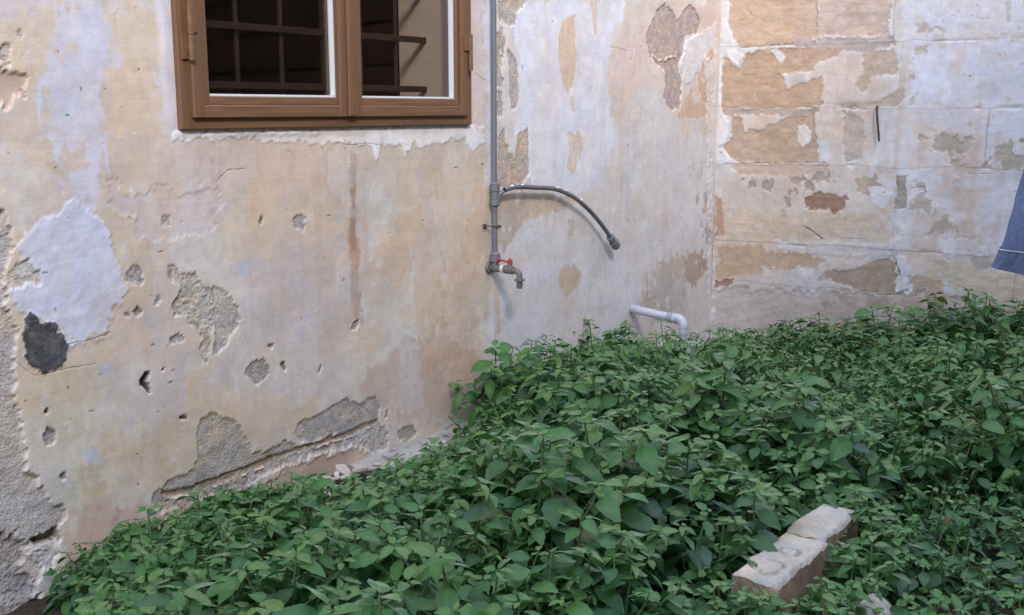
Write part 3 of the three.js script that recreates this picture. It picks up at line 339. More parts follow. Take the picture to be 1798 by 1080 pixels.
const RIGHT = makeWall({ u0: -0.02, v0: -0.05, W: 1.8, H: 1.8, nx: 1152, ny: 1152, seed: 11, keep: 0.66, base: ['#d3cfcc', '#d0cac1', '#cdcdd2', '#c4b6a2'],
  rows: [
['#cdb596',[-.019,.782,.776,.802,.808,.486,-.006,.440],{r:0.03,s:0.015,a:0.65}],
['#d0d2dc',[.791,1.344,1.232,1.341,1.378,1.328,1.401,1.064,1.263,.961,.923,.967,.818,1.065],{r:0.025,s:0.008,a:0.9,k:0.93}],
['#d2d2d8',[.749,1.575,1.360,1.544,1.376,1.350,.895,1.369,.783,1.391],{r:0.02,s:0.008,a:0.88,k:0.85}],
['#d0cfd4',[.659,.799,1.067,.796,1.241,.768,1.213,.580,.999,.521,.860,.563,.757,.729],{r:0.03,s:0.006,a:0.88,k:0.6}],
['#cda67c',[.039,1.611,.413,1.592,.425,1.364,.332,1.336,.143,1.331,.084,1.332,.048,1.385,.033,1.440],{r:0.006,s:0.002,d:0.004,a:0.95,g:4}],
['#c7aa92',[.418,1.591,.731,1.576,.719,1.439,.720,1.363,.430,1.366],{r:0.006,s:0.002,d:0.004,a:0.95,g:4}],
['#b59f92',[.316,1.363,.731,1.360,.754,1.322,.606,1.298,.465,1.301,.342,1.323],{r:0.01,s:0.004,d:0.003,a:0.85,g:4}],
['#c59b71',[.018,1.297,.058,1.261,.087,1.240,.118,1.302,.243,1.326,.535,1.314,.513,1.281,.443,1.258,.401,1.221,.279,1.213,.314,1.144,.350,1.163,.451,1.201,.458,1.162,.467,1.075,.355,1.065,.102,1.063,.016,1.057,.012,1.237],{r:0.006,s:0.002,d:0.004,a:0.95,g:4}],
['#d6d1ca',[.226,1.316,.253,1.325,.292,1.291,.282,1.257,.261,1.272],{r:0.003,s:0.001,d:-0.002}],
['#b99d80',[.616,1.291,.739,1.313,.771,1.234,.773,1.206,.718,1.206,.677,1.202,.649,1.170,.621,1.122,.600,1.161,.626,1.208],{r:0.008,s:0.004,d:0.003,a:0.9,g:4}],
['#b4a086',[.515,1.079,.700,1.093,.759,1.131,.794,1.163,.802,1.107,.763,1.072,.549,1.062],{r:0.008,s:0.004,d:0.003,a:0.85,g:4}],
['#c09b75',[.062,1.030,.114,1.025,.117,.959,.209,.975,.312,1.025,.430,1.045,.438,.979,.466,.829,.112,.821,.048,.856,.030,.897,.065,.943],{r:0.007,s:0.002,d:0.004,a:0.95,g:4}],
['#b39b86',[.014,1.060,.453,1.065,.454,1.045,.312,1.030,.129,1.040,.025,1.030],{r:0.006,s:0.003,d:0.003,a:0.9,g:4}],
['#d2cdc8',[.359,.986,.393,.996,.424,.962,.422,.922,.389,.890,.363,.917],{r:0.004,s:0.0015,d:-0.002}],
['#b7a48d',[.554,1.060,.598,1.041,.638,.998,.651,.933,.638,.843,.581,.832,.557,.919],{r:0.008,s:0.003,d:0.003,a:0.9,g:4}],
['#b0a288',[.868,.959,1.012,.958,1.265,.929,1.275,.815,.933,.825,.883,.895],{r:0.015,s:0.004,d:0.003,a:0.85,k:0.42,g:4}],
['#b5a488',[.831,1.412,.937,1.395,.939,1.367,.863,1.361,.833,1.375],{r:0.008,s:0.004,a:0.8,k:0.7,g:4}],
['#b8a78e',[.824,1.316,.881,1.324,.874,1.292,.830,1.288],{r:0.006,s:0.003,a:0.8,g:4}],
['#bfae98',[1.152,1.489,1.175,1.488,1.180,1.400,1.166,1.400],{r:0.004,s:0.003,a:0.7}],
['#b1a79a',[.788,1.252,.842,1.251,.853,1.088,.808,1.079],{r:0.012,s:0.003,a:0.8,k:0.4,g:4}],
['#c3a486',[.047,.815,.502,.830,.504,.785,.370,.772,.114,.770],{r:0.006,s:0.003,d:0.002,a:0.85,g:4}],
['#a38f7d',[.115,.754,.504,.785,.556,.767,.471,.730,.374,.678,.319,.577,.295,.637,.233,.712,.159,.704],{r:0.016,s:0.003,d:0.003,a:0.85,k:0.5,g:4}],
['#a07452',[.399,.677,.472,.700,.595,.684,.588,.634,.531,.607,.495,.635,.427,.617],{r:0.008,s:0.002,d:0.004,a:0.95,g:4}],
['#b39d80',[.615,.754,.698,.781,.739,.728,.680,.687,.631,.710],{r:0.008,s:0.004,d:0.002,a:0.9,g:4}],
['#a2927e',[.786,.781,.828,.782,.837,.644,.786,.642,.796,.706],{r:0.004,s:0.002,d:0.003,a:0.9,g:4}],
['#b09a80',[.848,.756,.905,.739,.964,.700,.948,.615,.856,.631],{r:0.02,s:0.01,a:0.7,k:0.45,g:4}],
['#ab9a80',[.926,.602,1.038,.595,1.069,.477,.934,.481],{r:0.02,s:0.008,a:0.75,k:0.4,g:4}],
['#d4d2d6',[.673,.726,.729,.738,.773,.705,.744,.641,.696,.658],{r:0.005,s:0.002,d:-0.001}],
['#d0cdd2',[.732,.610,.798,.628,.818,.575,.768,.553],{r:0.008,s:0.003}],
['#d2b48c',[.004,.599,.378,.610,.765,.607,.776,.499,.383,.498,.258,.455,.010,.441],{r:0.03,s:0.02,a:0.7,k:0.85,g:4}],
['#b8835a',[.002,.665,.034,.653,.045,.496,.009,.467],{r:0.01,s:0.005,a:0.7,g:4}],
['#c9c2bc',[.278,.472,.484,.478,.807,.491,.812,.447,.634,.421,.487,.422,.311,.411],{r:0.008,s:0.003,a:0.85,d:-0.002}],
['#d2cfd0',[.977,.520,1.185,.531,1.191,.456,.993,.448],{r:0.012,s:0.004,a:0.85,d:-0.002,k:0.85}],
['#c09868',[.013,.425,.154,.444,.387,.426,.503,.402,.470,.364,.242,.344,.165,.302,.021,.275],{r:0.016,s:0.008,a:0.85,g:4}],
['#9a6647',[.010,.274,.101,.294,.097,.265,.017,.237],{r:0.006,s:0.003,a:0.85,g:4}],
['#ac9070',[.618,.369,.777,.422,.808,.412,.817,.273,.691,.270,.573,.300,.488,.309,.506,.346],{r:0.008,s:0.003,d:0.004,a:0.95,g:4}],
['#bfb6b2',[.132,.321,.490,.366,.592,.296,.495,.263,.135,.249],{r:0.02,s:0.01,a:0.75,k:0.8}],
['#d3d0d2',[.813,.442,.846,.434,.870,.376,.858,.276,.812,.267,.828,.351],{r:0.004,s:0.0015,d:-0.004}],
['#b6946c',[.874,.362,.965,.358,1.017,.328,.993,.286,.879,.278],{r:0.012,s:0.008,a:0.8,g:4}],
['#cab78e',[.960,.434,1.140,.409,1.416,.414,1.436,.181,1.153,.241,1.058,.318,.942,.371],{r:0.02,s:0.012,a:0.85,g:4}],
['#c9c2b8',[1.014,.303,1.194,.268,1.328,.207,1.110,.225,.994,.277],{r:0.02,s:0.012,a:0.7}],
['#c0ac97',[.001,.231,.643,.269,1.016,.283,1.324,.207,1.451,.003,.015,-.158],{r:0.02,s:0.01,a:0.85,d:0.004,g:4}],
['#b7997e',[.497,.242,.994,.277,1.021,.217,.524,.188],{r:0.02,s:0.012,a:0.75,k:0.7,g:4}],
['#c2b9b4',[.015,.221,.215,.236,.221,.109,.020,.074],{r:0.02,s:0.012,a:0.7,k:0.7,g:4}],
['#b2a189',[1.106,.450,1.169,.459,1.191,.417,1.145,.395,1.109,.407],{r:0.006,s:0.004,a:0.9,g:4}],
['#d6d3d0',[-.043,1.615,.034,1.611,.036,1.440,.071,1.330,.103,1.290,.085,1.245,.053,1.271,.015,1.302,.008,1.065,.047,1.014,.055,.943,.020,.891,.086,.823,.002,.808,-.028,1.040],{r:0.006,s:0.0015,d:-0.003,a:0.97,n:'corner mortar'}]], cracks: [[0.0025,[.084,1.330,.193,1.332,.322,1.341]],
[0.0015,[.415,1.521,.424,1.426,.425,1.364,.451,1.325,.488,1.310]],
[0.0018,[.580,.252,.691,.260,.817,.268]],
[0.0014,[.581,.501,.677,.504,.699,.525]],
[0.004,[.406,.550,.457,.522,.493,.494]],
[0.004,[.799,.431,.816,.397,.828,.351]],
[0.0018,[.112,.821,.292,.825,.490,.832]],
[0.003,[.849,.732,.899,.738,.909,.715]],
[0.0014,[1.067,.798,1.154,.798]]] });
console.log('walls painted');

// ------------------------------------------------------------------ house wall with its window opening
const WX0 = 1.565, WX1 = 2.664, WY0 = 1.012, WY1 = 2.25, CORNER = 4.447;
const houseWall = thing('house_wall', 'peeling cream and orange rendered house wall with the brown window in it', 'wall');
{
  const und = (x, y) => { const e = sstep(0.85, 1.0, x) * sstep(1.75, 1.65, y) * (1 - sstep(-0.02, 0.0, -Math.max(WX0 - 0.02 - x, x - WX1 - 0.02, WY0 - 0.01 - y))); return ((fbm(x * 3.2, y * 3.2 + 9, 3) - 0.5) * 0.014 + (fbm(x * 16, y * 20, 3) - 0.5) * 0.0022) * e; };
  sheet(LEFT, 0.85, CORNER + 0.02, -0.12, 1.75, 880, 456, und, (x, y) => x > WX0 + 0.006 && x < WX1 - 0.006 && y > WY0 + 0.006, houseWall, 'plaster',
    { bare_stone: 'rough grey stone bared where the plaster fell', bare_rubble: 'crumbling grey rubble at the wall end', white_repair: 'pale lavender white plaster repair', black_blot: 'black bitumen blot', sill_render: 'rough white render under the window', bare_patch: 'tan patch without its top coat' });
  flat(LEFT, -2.5, 0.85, -0.12, 3.3, 0, houseWall, 'plaster'); flat(LEFT, 0.85, WX0 + 0.006, 1.75, 3.3, 0, houseWall, 'plaster');
  flat(LEFT, WX1 - 0.006, CORNER + 0.6, 1.75, 3.3, 0, houseWall, 'plaster'); flat(LEFT, WX0 + 0.006, WX1 - 0.006, WY1, 3.3, 0, houseWall, 'plaster');
  const core = new THREE.MeshStandardMaterial({ color: new THREE.Color().setRGB(0.36, 0.29, 0.22), roughness: 0.95 });
  part('masonry_core', box(-2.5, WX0 + 0.008, -0.1, 3.3, -0.26, -0.07), core, houseWall); part('masonry_core', box(WX1 - 0.03, CORNER + 0.6, -0.1, 3.3, -0.26, -0.07), core, houseWall);
  part('masonry_core', box(WX0 + 0.008, WX1 - 0.03, -0.1, WY0 - 0.03, -0.26, -0.07), core, houseWall); part('masonry_core', box(WX0 + 0.008, WX1 - 0.03, WY1, 3.3, -0.26, -0.07), core, houseWall);
  // inner lining of the opening, cream painted
  const lining = new THREE.MeshStandardMaterial({ color: new THREE.Color().setRGB(0.60, 0.50, 0.44), roughness: 0.9 });
  part('reveal', box(WX1 - 0.042, WX1 - 0.0305, WY0 - 0.02, WY1 - 0.002, -0.258, -0.05), lining, houseWall); part('reveal', box(WX0 + 0.0085, WX0 + 0.02, WY0 - 0.02, WY1 - 0.002, -0.258, -0.05), lining, houseWall);
  part('reveal', box(WX0 + 0.021, WX1 - 0.0425, WY0 - 0.029, WY0 - 0.012, -0.258, -0.05), lining, houseWall);
  const dark = new THREE.MeshStandardMaterial({ color: new THREE.Color().setRGB(0.30, 0.20, 0.15), roughness: 0.9 });
  const room = setting('interior_room', 'dark room behind the window', 'room');
  part('back_wall', box(-0.6, 5.2, -0.1, 3.0, -6.1, -6.0), dark, room); part('side_wall', box(-0.7, -0.6, -0.1, 3.0, -6.1, -0.265), dark, room); part('side_wall', box(5.2, 5.3, -0.1, 3.0, -6.1, -0.265), dark, room);
  part('ceiling', box(-0.7, 5.3, 3.002, 3.1, -6.1, -0.265), dark, room); part('floor', box(-0.7, 5.3, -0.2, -0.102, -6.1, -0.265), dark, room);
}
const brown = tex(grainTex(512, (a, b) => { const q = 0.8 + 0.5 * (fbm(a * 20, b * 20, 5) - 0.5) + 0.3 * (fbm(a * 4 + 9, b * 4, 3) - 0.5); return [clamp(150 * q, 0, 255), clamp(116 * q, 0, 255), clamp(92 * q, 0, 255)]; }), 512, 512, true);
const brownStones = [0, 1, 2].map((i) => new THREE.MeshStandardMaterial({ map: brown, color: new THREE.Color().setRGB(1 - i * 0.16, 0.95 - i * 0.15, 0.92 - i * 0.14), roughness: 0.95 })), brownGeos = [0, 1].map((i) => new RoundedBoxGeometry(0.585 - i * 0.2, 0.255, 0.1, 1, 0.012));
function blockStretch(w, x0, x1, top, seed) { // bare brown blocks in courses, each a piece of its own
  const r = rng(seed); part('mortar', box(x0, x1 + 0.6, -0.1, top, -0.3, -0.03), new THREE.MeshStandardMaterial({ map: brown, roughness: 0.95 }), w);
  for (let j = 0; 0.135 + j * 0.265 < top; j++) for (let x = x0 + (j % 2) * 0.12; x < x1; ) { const k = r() < 0.75 ? 0 : 1, l = 0.585 - k * 0.2; const m = part('stone_block', brownGeos[k], brownStones[Math.floor(r() * 3)], w); m.position.set(x + l / 2, 0.135 + j * 0.265, -0.045 + r() * 0.008); x += l + 0.008; }
}
// ------------------------------------------------------------------ boundary wall of coursed stone
const TURN = -1.38577;
const stoneWall = thing('stone_wall', 'whitewashed limestone block wall at right with tan stone showing through', 'wall', [CORNER, 0, 0], TURN);
{
  const rows = [[-0.04, 0.275, [0.34, 0.79]], [0.275, 0.462, [0.797, 1.28]], [0.462, 0.82, [0.79, 1.42]], [0.82, 1.067, [0.575, 1.13]], [1.067, 1.338, [0.775, 1.40]], [1.338, 1.605, [0.42, 0.735, 1.32]], [1.605, 1.75, [0.62, 1.22]]];
  const r = rng(21);
  for (const [y0, y1, cuts] of rows) {
    const xs = [-0.01, ...cuts, 1.78];
    for (let b = 0; b + 1 < xs.length; b++) {
      const gx = 0.0005 + 0.0003 * r(), a = xs[b] + (b ? gx : 0), c = xs[b + 1] - gx, lo = y0 + gx, hi = y1 - gx, off = (r() - 0.5) * 0.003, tx = (r() - 0.5) * 0.012, ty = (r() - 0.5) * 0.012;
      const ext = (x, y) => {
        const n = (fbm(x * 22 + 7, y * 22, 3) - 0.5) * 0.016 + Math.max(0, fbm(x * 5 + 2, y * 7, 3) - 0.34) * 0.2, e = Math.min(x - a + (b ? 0 : 1), c - x, y - lo, hi - y) + n;
        return off + tx * (x - (a + c) / 2) + ty * (y - (lo + hi) / 2) + (fbm(x * 9, y * 9, 4) - 0.5) * 0.012 - 0.005 * (1 - sstep(-0.004, 0.010, e));
      };
      const g = new THREE.Group(); sheet(RIGHT, a, c, lo, hi, Math.max(4, Math.round((c - a) / 0.0055)), Math.max(4, Math.round((hi - lo) / 0.0055)), ext, null, g, 'stone_block', {}, (x, y) => [x < 0.03 ? 0 : (fbm(x * 7, y * 9 + 3, 3) - 0.5) * 0.022, (fbm(x * 5 + 8, y * 5, 3) - 0.5) * 0.026]);
      const geos = g.children.map((m) => m.geometry); const m = part('stone_block', geos.length > 1 ? mergeGeometries(geos) : geos[0], RIGHT.mat, stoneWall); m.castShadow = true;
    }
  }
  const jointG = new THREE.PlaneGeometry(1.8, 1.8, 120, 120).translate(0.88, 0.85, 0), p = jointG.attributes.position, u = jointG.attributes.uv;
  for (let i = 0; i < p.count; i++) { const x = p.getX(i), y = p.getY(i); p.setZ(i, -0.0055 + (fbm(x * 30, y * 30, 3) - 0.5) * 0.004); const t = RIGHT.uv(x, y); u.setXY(i, t[0], t[1]); }
  jointG.computeVertexNormals(); part('mortar', jointG, RIGHT.mat, stoneWall);
  flat(RIGHT, -0.05, 1.79, 1.75, 2.9, 0, stoneWall, 'rendered_stretch'); blockStretch(stoneWall, 1.79, 4.7, 2.9, 66);
  part('masonry_core', box(-0.3, 1.785, -0.1, 2.9, -0.3, -0.03), new THREE.MeshStandardMaterial({ color: new THREE.Color().setRGB(0.4, 0.33, 0.25), roughness: 0.95 }), stoneWall);
}
{ // the wall across the yard, behind the camera, that the window mirrors
  const w = thing('yard_wall', 'tall brown block wall across the yard opposite the window', 'wall', [0, 0, 5.1], Math.PI);
  blockStretch(w, -5.4, 4.0, 5.4, 55);
}

// ------------------------------------------------------------------ ground
const soilMap = tex(grainTex(512, (a, b) => { const n = fbm(a * 14, b * 14, 5), s = noise(a * 190, b * 190), q = 0.55 + 0.8 * n + (s - 0.5) * 0.5; return [70 * q, 54 * q, 42 * q]; }), 512, 512, true); soilMap.repeat.set(1, 1);
const soilMat = new THREE.MeshStandardMaterial({ map: soilMap, roughness: 1 });
{
  const g = new THREE.PlaneGeometry(5.2, 2.6, 200, 110).rotateX(-Math.PI / 2).translate(2.3, 0, 1.25), p = g.attributes.position, u = g.attributes.uv;
  for (let i = 0; i < p.count; i++) { const x = p.getX(i), z = p.getZ(i); p.setY(i, 0.004 + (fbm(x * 7, z * 7, 4) - 0.5) * 0.035 + (fbm(x * 40, z * 40, 3) - 0.5) * 0.02 - 0.06 * sstep(1.3, 1.0, x) * sstep(0.5, 0.15, z)); u.setXY(i, x * 0.9, z * 0.9); }
  g.computeVertexNormals(); one('soil_bed', g, soilMat, 'dark brown soil under the weeds', 'soil', null, null, 'structure');
  const y = new THREE.PlaneGeometry(60, 60).rotateX(-Math.PI / 2).translate(0, -0.11, 0), uy = y.attributes.uv; for (let i = 0; i < 4; i++) uy.setXY(i, uy.getX(i) * 50, uy.getY(i) * 50);
  one('ground', y, soilMat, 'bare earth of the yard', 'ground', null, null, 'structure');
}
const concreteMap = tex(grainTex(512, (a, b) => { const q = 0.86 + 0.22 * (fbm(a * 9, b * 9, 5) - 0.5) + 0.16 * (noise(a * 230, b * 230) - 0.5) - 0.22 * sstep(0.68, 0.8, fbm(a * 30 + 4, b * 30, 3)); return [196 * q, 190 * q, 180 * q]; }), 512, 512, true);
const concreteMat = new THREE.MeshStandardMaterial({ map: concreteMap, bumpMap: concreteMap, bumpScale: 0.002, roughness: 0.95 });
function rough(geo, amp, freq, seed = 0) { // push a shape's points about, keeping seams closed
  const p = geo.attributes.position, n = geo.attributes.normal, v = V(), q = [];
  for (let i = 0; i < p.count; i++) { v.fromBufferAttribute(p, i); const k = (fbm(v.x * freq + seed + v.z * freq * 0.7, v.y * freq + v.z * freq * 0.6 + seed, 4) - 0.5) * 2 * amp, w = (fbm(v.z * freq - seed, v.x * freq + v.y * freq * 0.8, 4) - 0.5) * 2 * amp, e = (fbm(v.y * freq + seed, v.x * freq * 0.6 - v.z * freq, 4) - 0.5) * 2 * amp; p.setXYZ(i, v.x + k, v.y + e, v.z + w); }
  geo.computeVertexNormals(); return geo;
}
{ // concrete strip along the foot of the house wall, and mortar heaped in the corner
  const g = rough(new THREE.BoxGeometry(2.6, 0.06, 0.13, 220, 4, 12).translate(3.4, -0.012, 0.05), 0.007, 14, 3); { const p = g.attributes.position, u = g.attributes.uv; for (let i = 0; i < p.count; i++) u.setXY(i, p.getX(i) * 1.7, (p.getZ(i) + p.getY(i)) * 1.7); } one('footing', g, concreteMat, 'pale concrete footing at the foot of the house wall', 'footing', null, null, 'structure');
  const m = rough(new THREE.SphereGeometry(1, 40, 20).scale(0.24, 0.085, 0.13).translate(4.42, 0.0, 0.1), 0.012, 12, 9); one('mortar_heap', m, concreteMat, 'low pale heap of mortar in the corner of the two walls', 'mortar');
}

// ------------------------------------------------------------------ window
const grime = (f, seed) => tex(grainTex(256, (a, b) => { const q = 0.9 + 0.3 * (fbm(a * f + seed, b * f, 5) - 0.5) + 0.08 * (noise(a * 200, b * 200) - 0.5), p = 0.35 * sstep(0.7, 0.76, fbm(a * 34 + seed, b * 34, 3)); return [clamp(250 * q + (235 - 250 * q) * p, 0, 255), clamp(248 * q + (240 - 248 * q) * p, 0, 255), clamp(244 * q + (255 - 244 * q) * p, 0, 255)]; }), 256, 256, true);
const alu = new THREE.MeshPhysicalMaterial({ map: grime(4, 3), color: new THREE.Color().setRGB(0.250, 0.130, 0.064), roughness: 0.45, clearcoat: 0.25, clearcoatRoughness: 0.35 });
const gasket = new THREE.MeshStandardMaterial({ color: new THREE.Color().setRGB(0.72, 0.74, 0.74), roughness: 0.5 });
{
  const w = thing('window', 'brown metal casement window with two dark panes', 'window', [0, 0, 0.004]);
  const frameBar = (x0, x1, y0, y1) => rbox(x0, x1, y0, y1, -0.05, 0.012, 0.003);
  part('frame', mergeGeometries([frameBar(WX0, WX0 + 0.04, WY0, WY1), frameBar(WX1 - 0.04, WX1, WY0, WY1), rbox(WX0 + 0.038, WX1 - 0.038, WY0, WY0 + 0.036, -0.05, 0.0115, 0.003), rbox(WX0 + 0.038, WX1 - 0.038, WY1 - 0.036, WY1, -0.05, 0.0115, 0.003)]), alu, w);
  const glass = new THREE.MeshPhysicalMaterial({ color: 0xf2f0ec, transmission: 1, roughness: 0.03, thickness: 0, ior: 1.5 });
  for (const [a, b, c, d, right] of [[1.594, 2.112, 1.649, 2.077, 0], [2.127, 2.634, 2.171, 2.583, 1]]) {
    const s = new THREE.Group(); s.name = 'sash'; w.add(s); const y0 = WY0 + 0.0275, gy = 1.093, y1 = WY1 - 0.03;
    // stiles and rails: an outer step and, set back, a bevelled glazing bead
    const f = 0.036, st = [rbox(a, a + f, y0, y1, -0.03, 0.024, 0.003), rbox(b - f, b, y0, y1, -0.03, 0.024, 0.003), rbox(a + f - 0.001, b - f + 0.001, y0, y0 + 0.031, -0.03, 0.0235, 0.003), rbox(a + f - 0.001, b - f + 0.001, y1 - 0.031, y1, -0.03, 0.0235, 0.003)];
    part('stile_and_rail', mergeGeometries(st), alu, s);
    const bead = [rbox(a + f - 0.001, c, y0 + 0.03, y1 - 0.03, -0.028, 0.016, 0.004), rbox(d, b - f + 0.001, y0 + 0.03, y1 - 0.03, -0.028, 0.016, 0.004), rbox(c - 0.001, d + 0.001, y0 + 0.03, gy, -0.028, 0.0155, 0.004)];
    part('glazing_bead', mergeGeometries(bead), alu, s);
    const k = [box(c, d, gy, gy + 0.005, -0.012, 0.006)]; k.push(box(d - 0.0045, d, gy + 0.0055, y1 - 0.04, -0.012, 0.006)); part('seal', mergeGeometries(k), gasket, s, 'white glazing seal');
    part('pane', box(c - 0.005, d + 0.004, gy - 0.004, y1 - 0.03, -0.012, -0.0085), glass, s);
  }
  part('astragal', rbox(2.104, 2.135, WY0 + 0.029, WY1 - 0.06, 0.0245, 0.031, 0.003), alu, w);
  const hinge = (x, y0, y1, y2) => { const g = new THREE.Group(); g.name = 'hinge'; w.add(g); part('knuckle', mergeGeometries([cyl(V(x, y0, 0.028), V(x, y1 - 0.0015, 0.028), 0.0075), cyl(V(x, y1, 0.028), V(x, y2, 0.028), 0.0075)]), alu, g); return g; };
  const h0 = hinge(1.594, 1.175, 1.236, 1.30); part('leaf', mergeGeometries([rbox(1.594, 1.612, 1.24, 1.297, 0.0245, 0.029, 0.001), rbox(1.574, 1.594, 1.178, 1.234, 0.0125, 0.018, 0.001)]), alu, h0);
  const h1 = hinge(2.640, 1.18, 1.238, 1.292); part('leaf', mergeGeometries([rbox(2.612, 2.638, 1.24, 1.29, 0.0245, 0.029, 0.001), rbox(2.64, 2.655, 1.182, 1.236, 0.0125, 0.018, 0.001)]), alu, h1);
  const h2 = hinge(1.594, 1.9, 1.96, 2.03), h3 = hinge(2.640, 1.9, 1.96, 2.03);
  part('leaf', rbox(1.594, 1.612, 1.965, 2.02, 0.0245, 0.029, 0.001), alu, h2); part('leaf', rbox(2.612, 2.638, 1.965, 2.02, 0.0245, 0.029, 0.001), alu, h3);
}
{ // iron grille let into the opening behind the panes
  const iron = new THREE.MeshStandardMaterial({ color: new THREE.Color().setRGB(0.030, 0.017, 0.013), roughness: 0.85 });
  const g = thing('window_grille', 'dark iron bar grille behind the window panes', 'grille', [0, 0, -0.143]);
  for (let y = 1.124; y < 2.2; y += 0.155) part('bar', rbox(WX0 + 0.012, WX1 - 0.036, y - 0.0095, y + 0.0095, -0.005, 0.005, 0.002), iron, g);
  for (let x = 1.72; x < 2.6; x += 0.155) part('bar', cyl(V(x, WY0 - 0.018, -0.012), V(x, WY1, -0.012), 0.007, 0.007, 10), iron, g);
}

// ------------------------------------------------------------------ water pipe, conduit and tap
const greyPipe = new THREE.MeshPhysicalMaterial({ map: grime(6, 8), color: new THREE.Color().setRGB(0.23, 0.24, 0.275), roughness: 0.45 });
const darkPipe = new THREE.MeshPhysicalMaterial({ map: grime(7, 15), color: new THREE.Color().setRGB(0.20, 0.205, 0.235), roughness: 0.5 });
const limeSpot = new THREE.MeshStandardMaterial({ color: new THREE.Color().setRGB(0.78, 0.77, 0.75), roughness: 0.9 });
{
  const x = 2.775, z = 0.022, t = thing('water_pipe', 'thin grey plastic water pipe running up the wall beside the window', 'pipe', [x, 0, z]);
  part('pipe', mergeGeometries([cyl(V(0, 0.585, 0), V(-0.002, 0.755, 0), 0.0088), cyl(V(-0.002, 0.81, 0), V(-0.008, 3.2, 0), 0.0088)]), greyPipe, t);
  const tee = part('tee', mergeGeometries([cyl(V(0, 0.755, 0), V(0, 0.81, 0), 0.0135), cyl(V(0.004, 0.772, 0.002), V(0.036, 0.79, 0.008), 0.0085, 0.0065)]), greyPipe, t);
  part('collar', mergeGeometries([cyl(V(0, 0.793, 0), V(0, 0.818, 0), 0.0168), cyl(V(0, 0.818, 0), V(0, 0.822, 0), 0.0168, 0.0125)]), greyPipe, tee); part('collar', mergeGeometries([cyl(V(0, 0.745, 0), V(0, 0.769, 0), 0.0168), cyl(V(0, 0.741, 0), V(0, 0.745, 0), 0.0125, 0.0168)]), greyPipe, tee);
  part('collar', mergeGeometries([cyl(V(0, 0.555, 0), V(0, 0.582, 0), 0.0172), cyl(V(0, 0.582, 0), V(0, 0.588, 0), 0.0172, 0.0125), cyl(V(0, 0.540, 0), V(0, 0.556, 0), 0.0125)]), greyPipe, t);
  const steel = new THREE.MeshStandardMaterial({ color: new THREE.Color().setRGB(0.12, 0.10, 0.085), roughness: 0.7, metalness: 0.4 });
  part('clip', mergeGeometries([tube([V(-0.034, 0.676, -0.026), V(-0.016, 0.676, 0.004), V(0, 0.675, 0.0125), V(0.014, 0.675, 0.004), V(0.03, 0.674, -0.010), V(0.058, 0.668, -0.02)], 0.0022, 24, 6), rbox(-0.042, -0.026, 0.669, 0.684, -0.024, -0.014, 0.002)]), steel, t, 'rusty wire clip');
}
{ // branch of conduit that arcs away to the right and hangs loose
  const c = thing('conduit', 'dark grey conduit arcing out from the water pipe to a loose end', 'conduit', [2.775, 0, 0]);
  const pts = [[2.815, 0.793, 0.03], [2.865, 0.800, 0.034], [2.99, 0.792, 0.036], [3.11, 0.779, 0.036], [3.215, 0.746, 0.04], [3.31, 0.697, 0.04], [3.39, 0.642, 0.042], [3.468, 0.579, 0.042], [3.482, 0.566, 0.042]].map((q) => V(q[0] - 2.775, q[1], q[2]));
  const cv = new THREE.CatmullRomCurve3(pts); part('tube', new THREE.TubeGeometry(cv, 70, 0.0083, 12), darkPipe, c);
  const e = cv.getPoint(1), d = cv.getTangent(1), at = (s) => e.clone().addScaledVector(d, s);
  const end = part('coupling', mergeGeometries([cyl(at(-0.012), at(0.012), 0.0155), cyl(at(0.011), at(0.02), 0.0115), cyl(at(0.019), at(0.05), 0.018)]), greyPipe, c, 'grey threaded end coupling');
  part('plug', cyl(at(0.049), at(0.056), 0.0135), darkPipe, end);
  const r = rng(4); for (const s of [0.09, 0.17, 0.38, 0.44, 0.56]) { const p = cv.getPoint(s); part('lime_spot', rough(new THREE.SphereGeometry(0.0055 + 0.002 * r(), 10, 6).scale(1, 0.6, 1), 0.001, 300, s * 50).translate(p.x, p.y + 0.0068, p.z + 0.004), limeSpot, c); }
}
